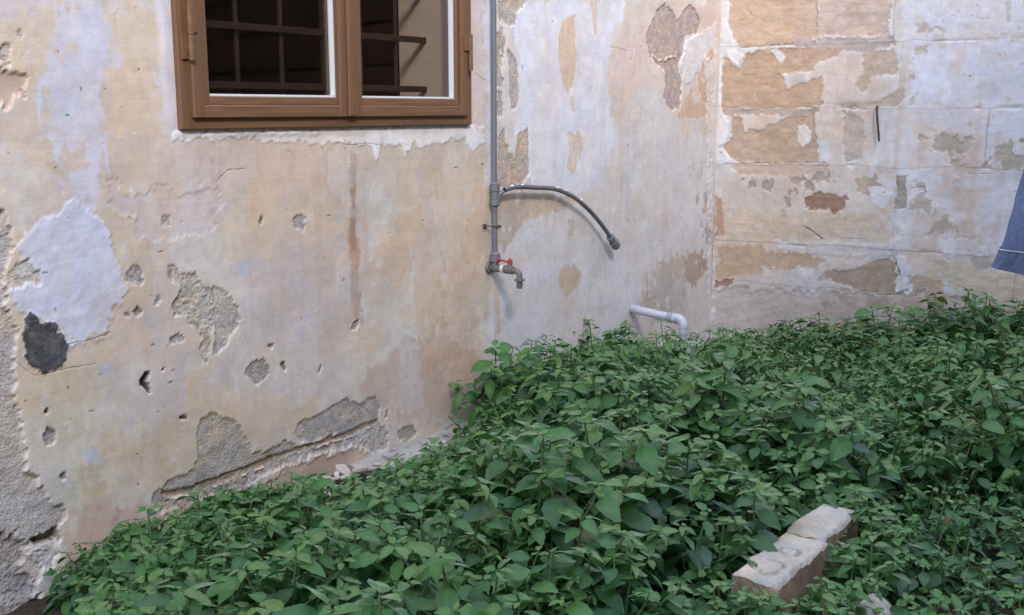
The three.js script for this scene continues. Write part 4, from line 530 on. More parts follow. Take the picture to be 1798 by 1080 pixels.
{
  const brass = new THREE.MeshPhysicalMaterial({ color: new THREE.Color().setRGB(0.20, 0.175, 0.16), roughness: 0.6, metalness: 0.25 });
  const red = new THREE.MeshPhysicalMaterial({ color: new THREE.Color().setRGB(0.36, 0.05, 0.06), roughness: 0.5 }), tape = new THREE.MeshStandardMaterial({ color: new THREE.Color().setRGB(0.75, 0.75, 0.73), roughness: 0.8 });
  const t = thing('tap', 'old brass garden tap with red lever handle under the water pipe', 'tap', [2.775, 0.533, 0]);
  part('wall_elbow', mergeGeometries([cyl(V(0, 0.0, -0.02), V(0, 0, 0.05), 0.0125), cyl(V(0, 0, 0.022), V(0, 0.012, 0.022), 0.0135), cyl(V(-0.004, 0, -0.004), V(-0.004, 0, 0.008), 0.024, 0.019)]), brass, t);
  part('thread_tape', mergeGeometries([cyl(V(0, 0, 0.05), V(0, 0, 0.0545), 0.0142), cyl(V(0, 0, 0.0565), V(0, 0, 0.061), 0.0142)]), tape, t, 'white thread tape');
  const body = part('body', mergeGeometries([cyl(V(0, 0, 0.049), V(0, 0, 0.07), 0.0115), cyl(V(0, -0.001, 0.068), V(0, -0.002, 0.098), 0.0145, 0.0135), tube([V(0, -0.002, 0.096), V(0, -0.003, 0.112), V(0, -0.009, 0.122), V(0, -0.022, 0.125), V(0, -0.03, 0.125)], 0.0098, 20, 14), cyl(V(0, 0.008, 0.085), V(0, 0.023, 0.085), 0.0085)]), brass, t);
  part('spout', mergeGeometries([cyl(V(0, -0.034, 0.125), V(0, -0.029, 0.125), 0.0175), cyl(V(0, -0.060, 0.125), V(0, -0.033, 0.125), 0.0095, 0.0105), cyl(V(0, -0.047, 0.125), V(0, -0.045, 0.125), 0.0112), cyl(V(0, -0.053, 0.125), V(0, -0.051, 0.125), 0.0112)]), brass, body);
  part('lever_handle', mergeGeometries([cyl(V(0, 0.021, 0.085), V(0, 0.033, 0.085), 0.0095, 0.0075), cyl(V(0, 0.033, 0.085), V(0, 0.038, 0.085), 0.004), new THREE.BoxGeometry(0.011, 0.0045, 0.066).rotateX(0.12).translate(-0.004, 0.028, 0.057), new THREE.BoxGeometry(0.0135, 0.005, 0.02).rotateX(0.2).translate(-0.004, 0.0245, 0.032)]), red, t, 'red lever');
}
{ // waste pipe from the wall down into a white gully box
  const pvc = new THREE.MeshPhysicalMaterial({ map: grime(3, 21), color: new THREE.Color().setRGB(0.72, 0.73, 0.84), roughness: 0.38 }), worn = new THREE.MeshStandardMaterial({ color: new THREE.Color().setRGB(0.36, 0.37, 0.42), roughness: 0.7 });
  const t = thing('waste_pipe', 'pale grey plastic waste pipe bending down into the weeds near the corner', 'pipe', [3.71, 0, 0]), r = 0.0168;
  const ar = []; for (let i = 0; i <= 8; i++) { const a = i / 8 * Math.PI / 2; ar.push(V(0, 0.233 - 0.032 * (1 - Math.cos(a)), 0.215 + 0.032 * Math.sin(a))); }
  part('pipe', mergeGeometries([cyl(V(0, 0.250, 0.005), V(0, 0.2335, 0.2), r, r, 28), cyl(V(0, 0.01, 0.247), V(0, 0.19, 0.247), r, r, 28)]), pvc, t);
  part('elbow', mergeGeometries([tube(ar, 0.0198, 24, 24), cyl(V(0, 0.2335, 0.19), V(0, 0.233, 0.217), 0.0198, 0.0198, 28), cyl(V(0, 0.175, 0.247), V(0, 0.202, 0.247), 0.0198, 0.0198, 28)]), pvc, t);
  part('joint_band', cyl(V(0, 0.2345, 0.176), V(0, 0.2333, 0.200), 0.0203, 0.0203, 28), worn, t, 'worn grey joint'); part('end_band', cyl(V(0, 0.2465, 0.044), V(0, 0.2463, 0.047), 0.0174, 0.0174, 28), pvc, t);
  const s = 0.062, h = 0.135, wh = new THREE.MeshStandardMaterial({ color: new THREE.Color().setRGB(0.66, 0.66, 0.64), roughness: 0.6 });
  const b = thing('gully_box', 'white plastic gully box half hidden in leaves under the waste pipe', 'box', [3.71, 0, 0.247]);
  part('wall', mergeGeometries([rbox(-s, s, 0, h, s - 0.006, s), rbox(-s, s, 0, h, -s, -s + 0.006), rbox(-s, -s + 0.006, 0, h - 0.001, -s + 0.005, s - 0.005), rbox(s - 0.006, s, 0, h - 0.001, -s + 0.005, s - 0.005)]), wh, b); part('base', rbox(-s + 0.004, s - 0.004, 0.002, 0.008, -s + 0.004, s - 0.004), wh, b);
}
{ // iron rod bent out of a joint of the stone wall
  const rust = new THREE.MeshStandardMaterial({ color: new THREE.Color().setRGB(0.07, 0.055, 0.05), roughness: 0.85 });
  const o = one('iron_rod', tube([V(0, 0, -0.03), V(0, 0.002, 0.006), V(0.001, -0.006, 0.018), V(0.006, -0.05, 0.021), V(0.013, -0.10, 0.019), V(0.018, -0.143, 0.017)], 0.0045, 30, 8), rust, 'thin rusty iron rod bent down from a joint of the stone wall', 'rod', null, [CORNER + 0.691 * 0.18398, 1.070, 0.691 * 0.98293]); o.rotation.y = TURN;
}
console.log('fittings done');

// ------------------------------------------------------------------ concrete blocks lying in the weeds
const blockMap = tex(grainTex(512, (a, b) => { const q = 0.92 + 0.3 * (fbm(a * 7, b * 7, 5) - 0.5) + 0.14 * (noise(a * 210, b * 210) - 0.5), w = fbm(a * 5 + 30, b * 5, 4) - 0.5; return [clamp(204 * q + 30 * w, 0, 255), clamp(192 * q + 8 * w, 0, 255), clamp(173 * q - 18 * w, 0, 255)]; }), 512, 512, true);
const blockMat = new THREE.MeshStandardMaterial({ map: blockMap, bumpMap: blockMap, bumpScale: 0.003, roughness: 0.95 });
const earthMat = new THREE.MeshStandardMaterial({ map: tex(grainTex(256, (a, b) => { const q = 0.7 + 0.7 * fbm(a * 8, b * 8, 5) + 0.25 * (noise(a * 120, b * 120) - 0.5); return [clamp(158 * q, 0, 255), clamp(133 * q, 0, 255), clamp(112 * q, 0, 255)]; }), 256, 256, true), roughness: 1 });
function slabBlock(x0, x1, z0, z1, top, rings, seed) { // top sheet with cast ring marks, and earth-stained sides
  const nx = Math.round((x1 - x0) / 0.0018), nz = Math.round((z1 - z0) / 0.0018), tp = [], ux = [], ix = [];
  const H = (x, z) => {
    const e = Math.min(x - x0, x1 - x, z - z0, z1 - z) + (fbm(x * 55 + seed, z * 55, 3) - 0.5) * 0.008 + (fbm(x * 17 + seed, z * 17 + 5, 2) - 0.55) * 0.010; let h = (fbm(x * 16 + seed, z * 16, 4) - 0.5) * 0.012 + (fbm(x * 120, z * 120, 2) - 0.5) * 0.002 - 0.012 * Math.pow(1 - clamp((e + 0.003) / 0.013), 2);
    for (const [cx, cz, ra, a0, a1, dep] of rings) { const d = Math.hypot(x - cx, (z - cz)), an = Math.atan2(z - cz, x - cx), w = sstep(a0 - 0.2, a0 + 0.2, an) * sstep(a1 + 0.2, a1 - 0.2, an); h -= w * dep * Math.exp(-Math.pow((d - ra * (1 + 0.1 * Math.sin(an * 3))) / 0.0036, 2)); if (d < ra) h += 0.0015; }
    return top + h;
  };
  const jit = (s) => (fbm(s * 30 + seed, seed * 3.1, 3) - 0.5) * 0.007;
  for (let j = 0; j <= nz; j++) for (let i = 0; i <= nx; i++) { const a = i / nx, b = j / nz, x = x0 + (x1 - x0) * a, z = z0 + (z1 - z0) * b; tp.push(x + jit(z) * Math.abs(a - 0.5) * 2, H(x, z), z + jit(x) * Math.abs(b - 0.5) * 2); ux.push(x * 2.2, z * 2.2); }
  for (let j = 0; j < nz; j++) for (let i = 0; i < nx; i++) { const k = j * (nx + 1) + i; ix.push(k, k + nx + 1, k + 1, k + 1, k + nx + 1, k + nx + 2); }
  const g = new THREE.BufferGeometry(); g.setAttribute('position', new THREE.Float32BufferAttribute(tp, 3)); g.setAttribute('uv', new THREE.Float32BufferAttribute(ux, 2)); g.setIndex(ix); g.computeVertexNormals();
  // sides hang from the rim of the top sheet
  const rim = []; for (let i = 0; i <= nx; i++) rim.push(i); for (let j = 1; j <= nz; j++) rim.push(j * (nx + 1) + nx); for (let i = nx - 1; i >= 0; i--) rim.push(nz * (nx + 1) + i); for (let j = nz - 1; j > 0; j--) rim.push(j * (nx + 1));
  const sp = [], su = [], si = [], rows = 8, n = rim.length;
  for (let q = 0; q <= rows; q++) for (let i = 0; i <= n; i++) { const k = rim[i % n], x = tp[3 * k], y = tp[3 * k + 1], z = tp[3 * k + 2], t = q / rows, o = q ? (fbm(x * 40 + q, z * 40 + q * 3.3, 3) - 0.5) * 0.008 : 0, cx = x - (x0 + x1) / 2, cz = z - (z0 + z1) / 2, l = Math.hypot(cx, cz); sp.push(x + o * cx / l, y + (-0.02 - y) * t, z + o * cz / l + (q ? 0.004 * Math.sign(cz) * t : 0)); su.push((i / n) * 2, t * 0.4); }
  for (let q = 0; q < rows; q++) for (let i = 0; i < n; i++) { const k = q * (n + 1) + i; si.push(k, k + 1, k + n + 1, k + 1, k + n + 2, k + n + 1); }
  const s = new THREE.BufferGeometry(); s.setAttribute('position', new THREE.Float32BufferAttribute(sp, 3)); s.setAttribute('uv', new THREE.Float32BufferAttribute(su, 2)); s.setIndex(si); s.computeVertexNormals(); return [g, s];
}
{
  const a = thing('concrete_block', 'pale concrete block with two ring marks lying in the weeds', 'block'), [g, s] = slabBlock(1.836, 2.104, 1.358, 1.456, 0.15, [[2.006, 1.409, 0.019, -3.5, 2.2, 0.012], [1.905, 1.405, 0.031, -0.6, 3.5, 0.008], [1.905, 1.405, 0.031, -3.5, -1.8, 0.006]], 2); part('top_face', g, blockMat, a); part('side', s, earthMat, a, 'earth-stained brown side');
  const b = thing('concrete_block', 'shorter pale concrete block at the far end of the ringed block', 'block'), [h, t] = slabBlock(2.1065, 2.315, 1.356, 1.446, 0.151, [], 8); part('top_face', h, blockMat, b); part('side', t, earthMat, b, 'earth-stained brown side');
  const st = rough(new THREE.IcosahedronGeometry(1, 6).scale(0.06, 0.05, 0.05), 0.02, 14, 4); one('stone', st, blockMat, 'pale stone on bare earth at the bottom edge below the concrete block', 'stone', null, [2.03, 0.035, 1.58]);
  const s2 = rough(new THREE.IcosahedronGeometry(1, 6).scale(0.055, 0.085, 0.05), 0.03, 12, 14); one('stone', s2, new THREE.MeshStandardMaterial({ map: blockMap, color: new THREE.Color().setRGB(0.72, 0.62, 0.56), roughness: 1 }), 'grey brown stone leaning at the foot of the stone wall', 'stone', null, [CORNER + 0.61 * 0.184 - 0.07, 0.06, 0.61 * 0.983]);
}
// ------------------------------------------------------------------ plaster flakes fallen at the foot of the wall
{
  const fm = [[0.52, 0.45, 0.37], [0.46, 0.38, 0.31], [0.56, 0.52, 0.46]].map((c) => new THREE.MeshStandardMaterial({ color: new THREE.Color().setRGB(...c), roughness: 0.95 })), r = rng(77), shapes = [];
  for (let q = 0; q < 5; q++) { const s = new THREE.Shape(), n = 7; for (let i = 0; i < n; i++) { const a = i / n * 6.283, d = 0.55 + 0.6 * r(); (i ? s.lineTo : s.moveTo).call(s, Math.cos(a) * d, Math.sin(a) * d * 0.7); } shapes.push(new THREE.ExtrudeGeometry(s, { depth: 0.16, bevelEnabled: false }).rotateX(-Math.PI / 2)); }
  const spots = [[2.02, 0.055], [2.045, 0.085], [1.985, 0.06], [1.96, 0.085], [1.94, 0.06], [1.985, 0.10], [2.07, 0.07], [2.1, 0.095], [1.9, 0.10], [1.87, 0.12], [1.84, 0.09], [1.92, 0.13], [1.89, 0.15], [1.95, 0.15], [2.0, 0.14], [2.05, 0.13], [1.80, 0.13], [1.83, 0.16], [2.14, 0.07], [2.35, 0.10], [2.42, 0.09], [2.47, 0.11], [1.35, 0.10], [1.42, 0.12]];
  spots.forEach(([x, z], i) => {
    const m = one('plaster_flake', shapes[i % 5], fm[i % 3], i < 2 ? ['largest pale plaster flake leaning on the debris at the wall foot', 'broad pale plaster flake lying flat in front of the leaning one'][i] : 'pale plaster flake fallen among the weeds at the wall foot', 'plaster flake', 'plaster flakes fallen at the wall foot', [x, 0.020 + 0.008 * r() + (i < 7 ? 0.008 : 0), z]);
    const s = i < 2 ? 0.034 : 0.014 + 0.016 * r(); m.scale.set(s, s * 1.1, s); m.rotation.set((r() - 0.5) * 0.7 + (i === 0 ? 0.5 : 0), r() * 6.28, (r() - 0.5) * 0.7);
  });
}
// ------------------------------------------------------------------ jeans on a washing line
{
  const denimMap = tex(grainTex(512, (a, b) => { const tw = 0, q = 0.92 + 0.35 * (fbm(a * 10, b * 6, 4) - 0.5) + tw + (noise(a * 256, b * 120) - 0.5) * 0.16; return [clamp(104 * q, 0, 255), clamp(117 * q, 0, 255), clamp(146 * q, 0, 255)]; }), 512, 512, true);
  const denim = new THREE.MeshStandardMaterial({ map: denimMap, bumpMap: denimMap, bumpScale: 0.0012, roughness: 0.95 }), thread = new THREE.MeshStandardMaterial({ color: new THREE.Color().setRGB(0.42, 0.44, 0.46), roughness: 0.9 });
  const j = thing('jeans', 'blue denim jeans hanging at the right edge with one hem in view', 'jeans', [1.705, 0, 1.80], -Math.atan2(0.797, 0.605));
  const leg = (cx, hem, seed, grow = 0) => { // ring of cloth from hem to crotch
    const n = 64, rows = 60, P = [], U = [], I = [];
    for (let q = 0; q <= rows; q++) for (let i = 0; i <= n; i++) {
      const t = q / rows, a = i / n * Math.PI * 2, y = hem + t * 0.72, hw = 0.112 - 0.012 * t + 0.02 * t * t + grow, hd = 0.040 + 0.02 * t + grow, fold = (fbm(Math.cos(a) * 2 + seed, y * 5 + Math.sin(a) * 2, 3) - 0.5) * 0.11 * (0.45 + t);
      const x = cx + 0.21 * t - 0.12 * t * t + Math.cos(a) * (hw + fold * 0.6), z = Math.sin(a) * (hd + fold) + 0.006 * Math.sin(y * 30 + seed);
      P.push(x, y + (q ? 0 : 0.004 * Math.sin(a * 2 + seed)) - 0.10 * (x - cx) * (1 - t), z); U.push(i / n * 1.2, y * 2.2);
    }
    for (let q = 0; q < rows; q++) for (let i = 0; i < n; i++) { const k = q * (n + 1) + i; I.push(k, k + n + 1, k + 1, k + 1, k + n + 1, k + n + 2); }
    const g = new THREE.BufferGeometry(); g.setAttribute('position', new THREE.Float32BufferAttribute(P, 3)); g.setAttribute('uv', new THREE.Float32BufferAttribute(U, 2)); g.setIndex(I); g.computeVertexNormals(); return g;
  };
  const band = (cx, hem, seed, y0, y1, grow) => { const g = leg(cx, hem, seed, grow).toNonIndexed(), p = g.attributes.position.array, u = g.attributes.uv.array, P = [], U = []; const row = (0.72 / 60); const a = Math.round(y0 / row) * 64 * 6, b = Math.round(y1 / row) * 64 * 6; for (let k = a; k < b; k++) { P.push(p[3 * k], p[3 * k + 1], p[3 * k + 2]); U.push(u[2 * k], u[2 * k + 1]); } const o = new THREE.BufferGeometry(); o.setAttribute('position', new THREE.Float32BufferAttribute(P, 3)); o.setAttribute('uv', new THREE.Float32BufferAttribute(U, 2)); o.computeVertexNormals(); return o; };
  for (const [cx, hem, sd_] of [[0.146, 0.806, 1], [0.385, 0.815, 6]]) {
    const l = part('trouser_leg', leg(cx, hem, sd_), denim, j); part('hem', band(cx, hem, sd_, 0, 0.036, 0.0022), denim, l);
    const ring = leg(cx, hem, sd_, 0.0034).attributes.position.array, row = 3, pts = []; for (let i = 0; i < 64; i++) { const k = (row * 65 + i) * 3; pts.push(V(ring[k], ring[k + 1] - 0.003, ring[k + 2])); }
    part('stitching', new THREE.TubeGeometry(new THREE.CatmullRomCurve3(pts, true), 128, 0.0011, 5, true), thread, l, 'pale stitched line above the hem');
  }
  const seat = []; for (let q = 0; q <= 8; q++) { const t = q / 8; seat.push([0.335, 1.52 + t * 0.26, 0.215 - 0.03 * t, 0.062 - 0.03 * t]); }
  const P = [], U = [], I = [], n = 64; seat.forEach(([cx, y, hw, hd], q) => { for (let i = 0; i <= n; i++) { const a = i / n * 6.2832; P.push(cx + Math.cos(a) * hw, y, Math.sin(a) * hd * (1 + 0.15 * Math.sin(a * 5))); U.push(i / n * 2, y * 2.2); } }); for (let q = 0; q < 8; q++) for (let i = 0; i < n; i++) { const k = q * (n + 1) + i; I.push(k, k + n + 1, k + 1, k + 1, k + n + 1, k + n + 2); }
  const sg = new THREE.BufferGeometry(); sg.setAttribute('position', new THREE.Float32BufferAttribute(P, 3)); sg.setAttribute('uv', new THREE.Float32BufferAttribute(U, 2)); sg.setIndex(I); sg.computeVertexNormals(); part('seat', sg, denim, j);
  const peg = new THREE.MeshStandardMaterial({ color: new THREE.Color().setRGB(0.5, 0.36, 0.2), roughness: 0.8 });
  for (const x of [0.18, 0.49]) { const p = thing('clothes_peg', x < 0.3 ? 'wooden clothes peg at the left of the jeans waistband' : 'wooden clothes peg at the right of the jeans waistband', 'peg', [1.705 + 0.605 * x, 1.775, 1.80 + 0.797 * x], -Math.atan2(0.797, 0.605), 'pegs on the washing line'); part('jaw', rbox(-0.005, 0.005, -0.045, 0.04, 0.030, 0.038), peg, p); part('jaw', rbox(-0.005, 0.005, -0.045, 0.04, -0.038, -0.030), peg, p); part('spring', rbox(-0.006, 0.006, 0.005, 0.015, -0.0305, 0.0305), peg, p); }
  one('washing_line', cyl(V(1.705 - 0.605 * 2.25, 1.79, 1.80 - 0.797 * 2.27), V(1.705 + 0.605 * 4.15, 1.79, 1.80 + 0.797 * 4.15), 0.003, 0.003, 8), new THREE.MeshStandardMaterial({ color: new THREE.Color().setRGB(0.5, 0.5, 0.48), roughness: 0.7 }), 'taut grey washing line crossing the yard above the view', 'line');
}
console.log('objects done');

// ------------------------------------------------------------------ weeds
const veinMap = tex(grainTex(128, (a, b) => { const s = Math.abs(b - 0.5) * 2, side = Math.abs(((a * 7 - s * 1.5) % 1 + 1) % 1 - 0.5), vein = Math.max(sstep(0.10, 0.02, s), 0.55 * sstep(0.10, 0.0, side) * sstep(1, 0.7, s)), q = 214 + 36 * vein + 44 * (fbm(a * 9, b * 9, 4) - 0.5), y = 40 * sstep(0.62, 0.75, fbm(a * 5 + 8, b * 5, 3)); return [clamp(q + 14 * vein + y, 0, 255), clamp(q, 0, 255), clamp(q - 8 * vein - y * 0.5, 0, 255)]; }), 128, 128, true);
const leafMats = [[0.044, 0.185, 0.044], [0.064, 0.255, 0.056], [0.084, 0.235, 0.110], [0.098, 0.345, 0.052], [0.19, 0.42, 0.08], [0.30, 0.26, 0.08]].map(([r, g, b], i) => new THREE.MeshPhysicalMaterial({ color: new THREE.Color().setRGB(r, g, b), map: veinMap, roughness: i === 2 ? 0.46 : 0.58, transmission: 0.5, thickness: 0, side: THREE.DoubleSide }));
const stemMats = [[0.10, 0.19, 0.06], [0.13, 0.15, 0.065]].map((c) => new THREE.MeshStandardMaterial({ color: new THREE.Color().setRGB(...c), roughness: 0.8 }));
function leafGeo(width, curl, fold, twist, seed) {
  const P = [], U = [], I = [], R = 8, sx = [-1, -0.55, 0, 0.55, 1], c = 5;
  for (let i = 0; i <= R; i++) {
    const t = i / R, w = width * 1.62 * Math.pow(t, 0.62) * Math.pow(1 - t, 0.98) * (i % 2 ? 1.07 : 0.95) + (i === 0 ? 0.008 : 0);
    for (let k = 0; k < c; k++) { const s = sx[k], a = Math.abs(s), zz = s * w, yy = fold * w * Math.pow(a, 1.3) - curl * t * t + 0.05 * w * (a > 0.3 && a < 0.8 ? 1 : 0) * (i % 2 ? 1 : 0.2) + twist * zz * t + 0.018 * Math.sin(t * 9 + s * 2 + seed); P.push(0.17 + t * 0.98 - 0.16 * curl * t * t * t, yy, zz); U.push(t, 0.5 + 0.5 * s); }
  }
  for (let i = 0; i < R; i++) for (let k = 0; k < c - 1; k++) { const a = i * c + k, b = a + c; I.push(a, a + 1, b, a + 1, b + 1, b); }
  const q = P.length / 3; P.push(0, 0, 0.012, 0, 0, -0.012, 0.2, 0.01, 0.012, 0.2, 0.01, -0.012, 0, 0.012, 0, 0.2, 0.022, 0, 0, -0.012, 0, 0.2, -0.002, 0); for (let i = 0; i < 8; i++) U.push(0.02, 0.5); I.push(q, q + 2, q + 1, q + 1, q + 2, q + 3, q + 4, q + 5, q + 6, q + 6, q + 5, q + 7);
  const g = new THREE.BufferGeometry(); g.setAttribute('position', new THREE.Float32BufferAttribute(P, 3)); g.setAttribute('uv', new THREE.Float32BufferAttribute(U, 2)); g.setIndex(I); g.computeVertexNormals(); return g;
}
const leafGeos = [leafGeo(0.47, 0.30, 0.20, 0.0, 1), leafGeo(0.49, 0.16, 0.10, 0.1, 2), leafGeo(0.39, 0.42, 0.28, -0.1, 3), leafGeo(0.52, 0.22, 0.16, 0.15, 4), leafGeo(0.45, 0.05, 0.30, -0.05, 5)];
function plantVariant(seed, h, big, fresh) {
  const r = rng(seed), leaves = [], stems = [], M = (p, az, el, len, mat) => {
    const d = V(Math.cos(az) * Math.cos(el), Math.sin(el), Math.sin(az) * Math.cos(el)), side = V(-Math.sin(az), (r() - 0.5) * 1.1, Math.cos(az)).normalize(), up = V().crossVectors(side, d).normalize(); side.crossVectors(d, up).normalize();
    leaves.push({ g: Math.floor(r() * 5), mat, m: new THREE.Matrix4().makeBasis(d, up, side).scale(V(len, len, len)).setPosition(p) });
  };
  const shoot = (a, b, bend, nodes, size, from, phase, rad) => {
    const mid = a.clone().lerp(b, 0.5).add(bend), cv = new THREE.QuadraticBezierCurve3(a, mid, b); stems.push(new THREE.TubeGeometry(cv, 6, rad, 5)); let ph = phase;
    for (let i = 0; i < nodes; i++) {
      const t = from + (1 - from) * (i / (nodes - 0.4)), p = cv.getPoint(Math.min(1, t)); ph += Math.PI / 2 + (r() - 0.5) * 0.5; const up = Math.pow(t, 2);
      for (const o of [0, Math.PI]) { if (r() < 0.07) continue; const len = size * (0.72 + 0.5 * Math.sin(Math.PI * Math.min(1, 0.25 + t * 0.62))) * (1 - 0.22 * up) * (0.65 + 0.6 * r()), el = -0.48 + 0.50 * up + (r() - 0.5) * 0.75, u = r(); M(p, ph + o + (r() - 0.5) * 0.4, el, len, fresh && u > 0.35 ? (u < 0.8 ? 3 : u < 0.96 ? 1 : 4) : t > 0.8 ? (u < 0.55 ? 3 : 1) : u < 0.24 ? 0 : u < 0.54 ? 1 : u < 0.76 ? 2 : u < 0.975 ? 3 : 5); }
    }
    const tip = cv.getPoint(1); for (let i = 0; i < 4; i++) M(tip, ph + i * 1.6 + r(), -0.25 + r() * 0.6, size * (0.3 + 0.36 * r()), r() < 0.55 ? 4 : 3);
    return cv;
  };
  const lean = V((r() - 0.5) * 0.22 * h, 0, (r() - 0.5) * 0.22 * h), cv = shoot(V(0, -0.015, 0), V(0, h, 0).add(lean), V((r() - 0.5) * 0.04, 0, (r() - 0.5) * 0.04), Math.max(4, Math.round(h / (fresh ? 0.026 : 0.030))), big, 0.22, r() * 6, 0.0021);
  const nb = h < 0.12 ? 2 : (fresh ? 5 : 4) + Math.floor(r() * 2); let az = r() * 6;
  for (let i = 0; i < nb; i++) { const t = 0.18 + 0.5 * i / nb, p = cv.getPoint(t), l = h * (0.38 + 0.22 * r()); az += 2.2 + r(); shoot(p, p.clone().add(V(Math.cos(az) * l * 0.72, l * 0.72, Math.sin(az) * l * 0.72)), V(Math.cos(az) * 0.02, -0.01, Math.sin(az) * 0.02), 3, big * 0.82, 0.4, az, 0.0017); }
  return { stem: mergeGeometries(stems), leaves, h };
}
const variants = []; for (let i = 0; i < 12; i++) variants.push(plantVariant(300 + i * 7, [0.30, 0.27, 0.24, 0.33, 0.21, 0.28, 0.10, 0.12, 0.16, 0.30, 0.25, 0.21][i], [0.080, 0.075, 0.069, 0.082, 0.065, 0.077, 0.048, 0.052, 0.060, 0.060, 0.056, 0.052][i], i > 8));
function makePlant(k, name, label) {
  const o = thing(name, label, 'plant'), v = variants[k]; part('stem', v.stem, stemMats[k % 2], o);
  for (const l of v.leaves) { const m = part('leaf', leafGeos[l.g], leafMats[l.mat], o); l.m.decompose(m.position, m.quaternion, m.scale); } return o;
}
const wallX = (z) => CORNER + 0.187 * z;
function canopy(x, z) { // height the weeds reach at a spot of the bed, 0 where nothing grows
  if (z < 0.05 || x > wallX(z) - 0.06 || x < 0.45 || z > 2.25) return 0;
  let h = 0.265 + 0.20 * (fbm(x * 3.4 + 4, z * 3.4, 3) - 0.5) * 2;
  if (x < 2.38) { if (z < (x > 1.75 ? 0.21 : 0.05)) return 0; h = Math.min(h, x > 1.75 ? 0.005 + 0.36 * z : 0.03 + 0.33 * z); }
  if (x < 1.12) { if (z < 0.09) return 0; h = Math.min(h, Math.max(0.055, 0.42 * (z - 0.1))); }
  else if (x < 1.62) h = Math.min(0.26, Math.max(h, 0.055 + 0.30 * z));
  else if (x >= 2.38 && x < 2.58) { if (z < 0.15) return 0; h = Math.min(h, 0.10 + 0.4 * (z - 0.12)); }
  if (x >= 2.58 && x < 2.95 && z < 0.4) h = 0.27; else if (x < 2.58) h = h; else if (x < 3.28 && z < 0.2) h = 0.19; else if (x < 3.5 && z < 0.3) h = 0.24;
  if (x > 3.5) h = Math.min(h, z < 0.9 ? 0.05 + 0.23 * z : 0.29);
  if (x > 3.58 && x < 3.84 && z > 0.14 && z < 0.34) return 0;
  const dw = wallX(z) - x; if (dw < 0.4 && z < 0.72) { if (dw < 0.15) return 0; h = Math.min(h, 0.085); } else if (dw < 0.4) h = z < 0.95 ? 0.15 : 0.30 + 0.05 * (noise(x * 9, z * 9) - 0.5);
  if (x > 1.835 && x < 2.36 && z > 1.31 && z < 1.49) return 0;
  if (x > 1.60 && x < 2.40 && z >= 1.49 && z < 1.66) { if (x > 1.92 && x < 2.12 && z > 1.53) return 0; h = 0.15; }
  if (z > 1.56 && x < 2.9) h = Math.min(h, 0.115);
  if (x > 1.70 && x < 1.86 && z > 1.2) h = 0.12;
  if (x < 1.86 && z > 1.3) h = Math.min(h, 0.15);
  return h;
}
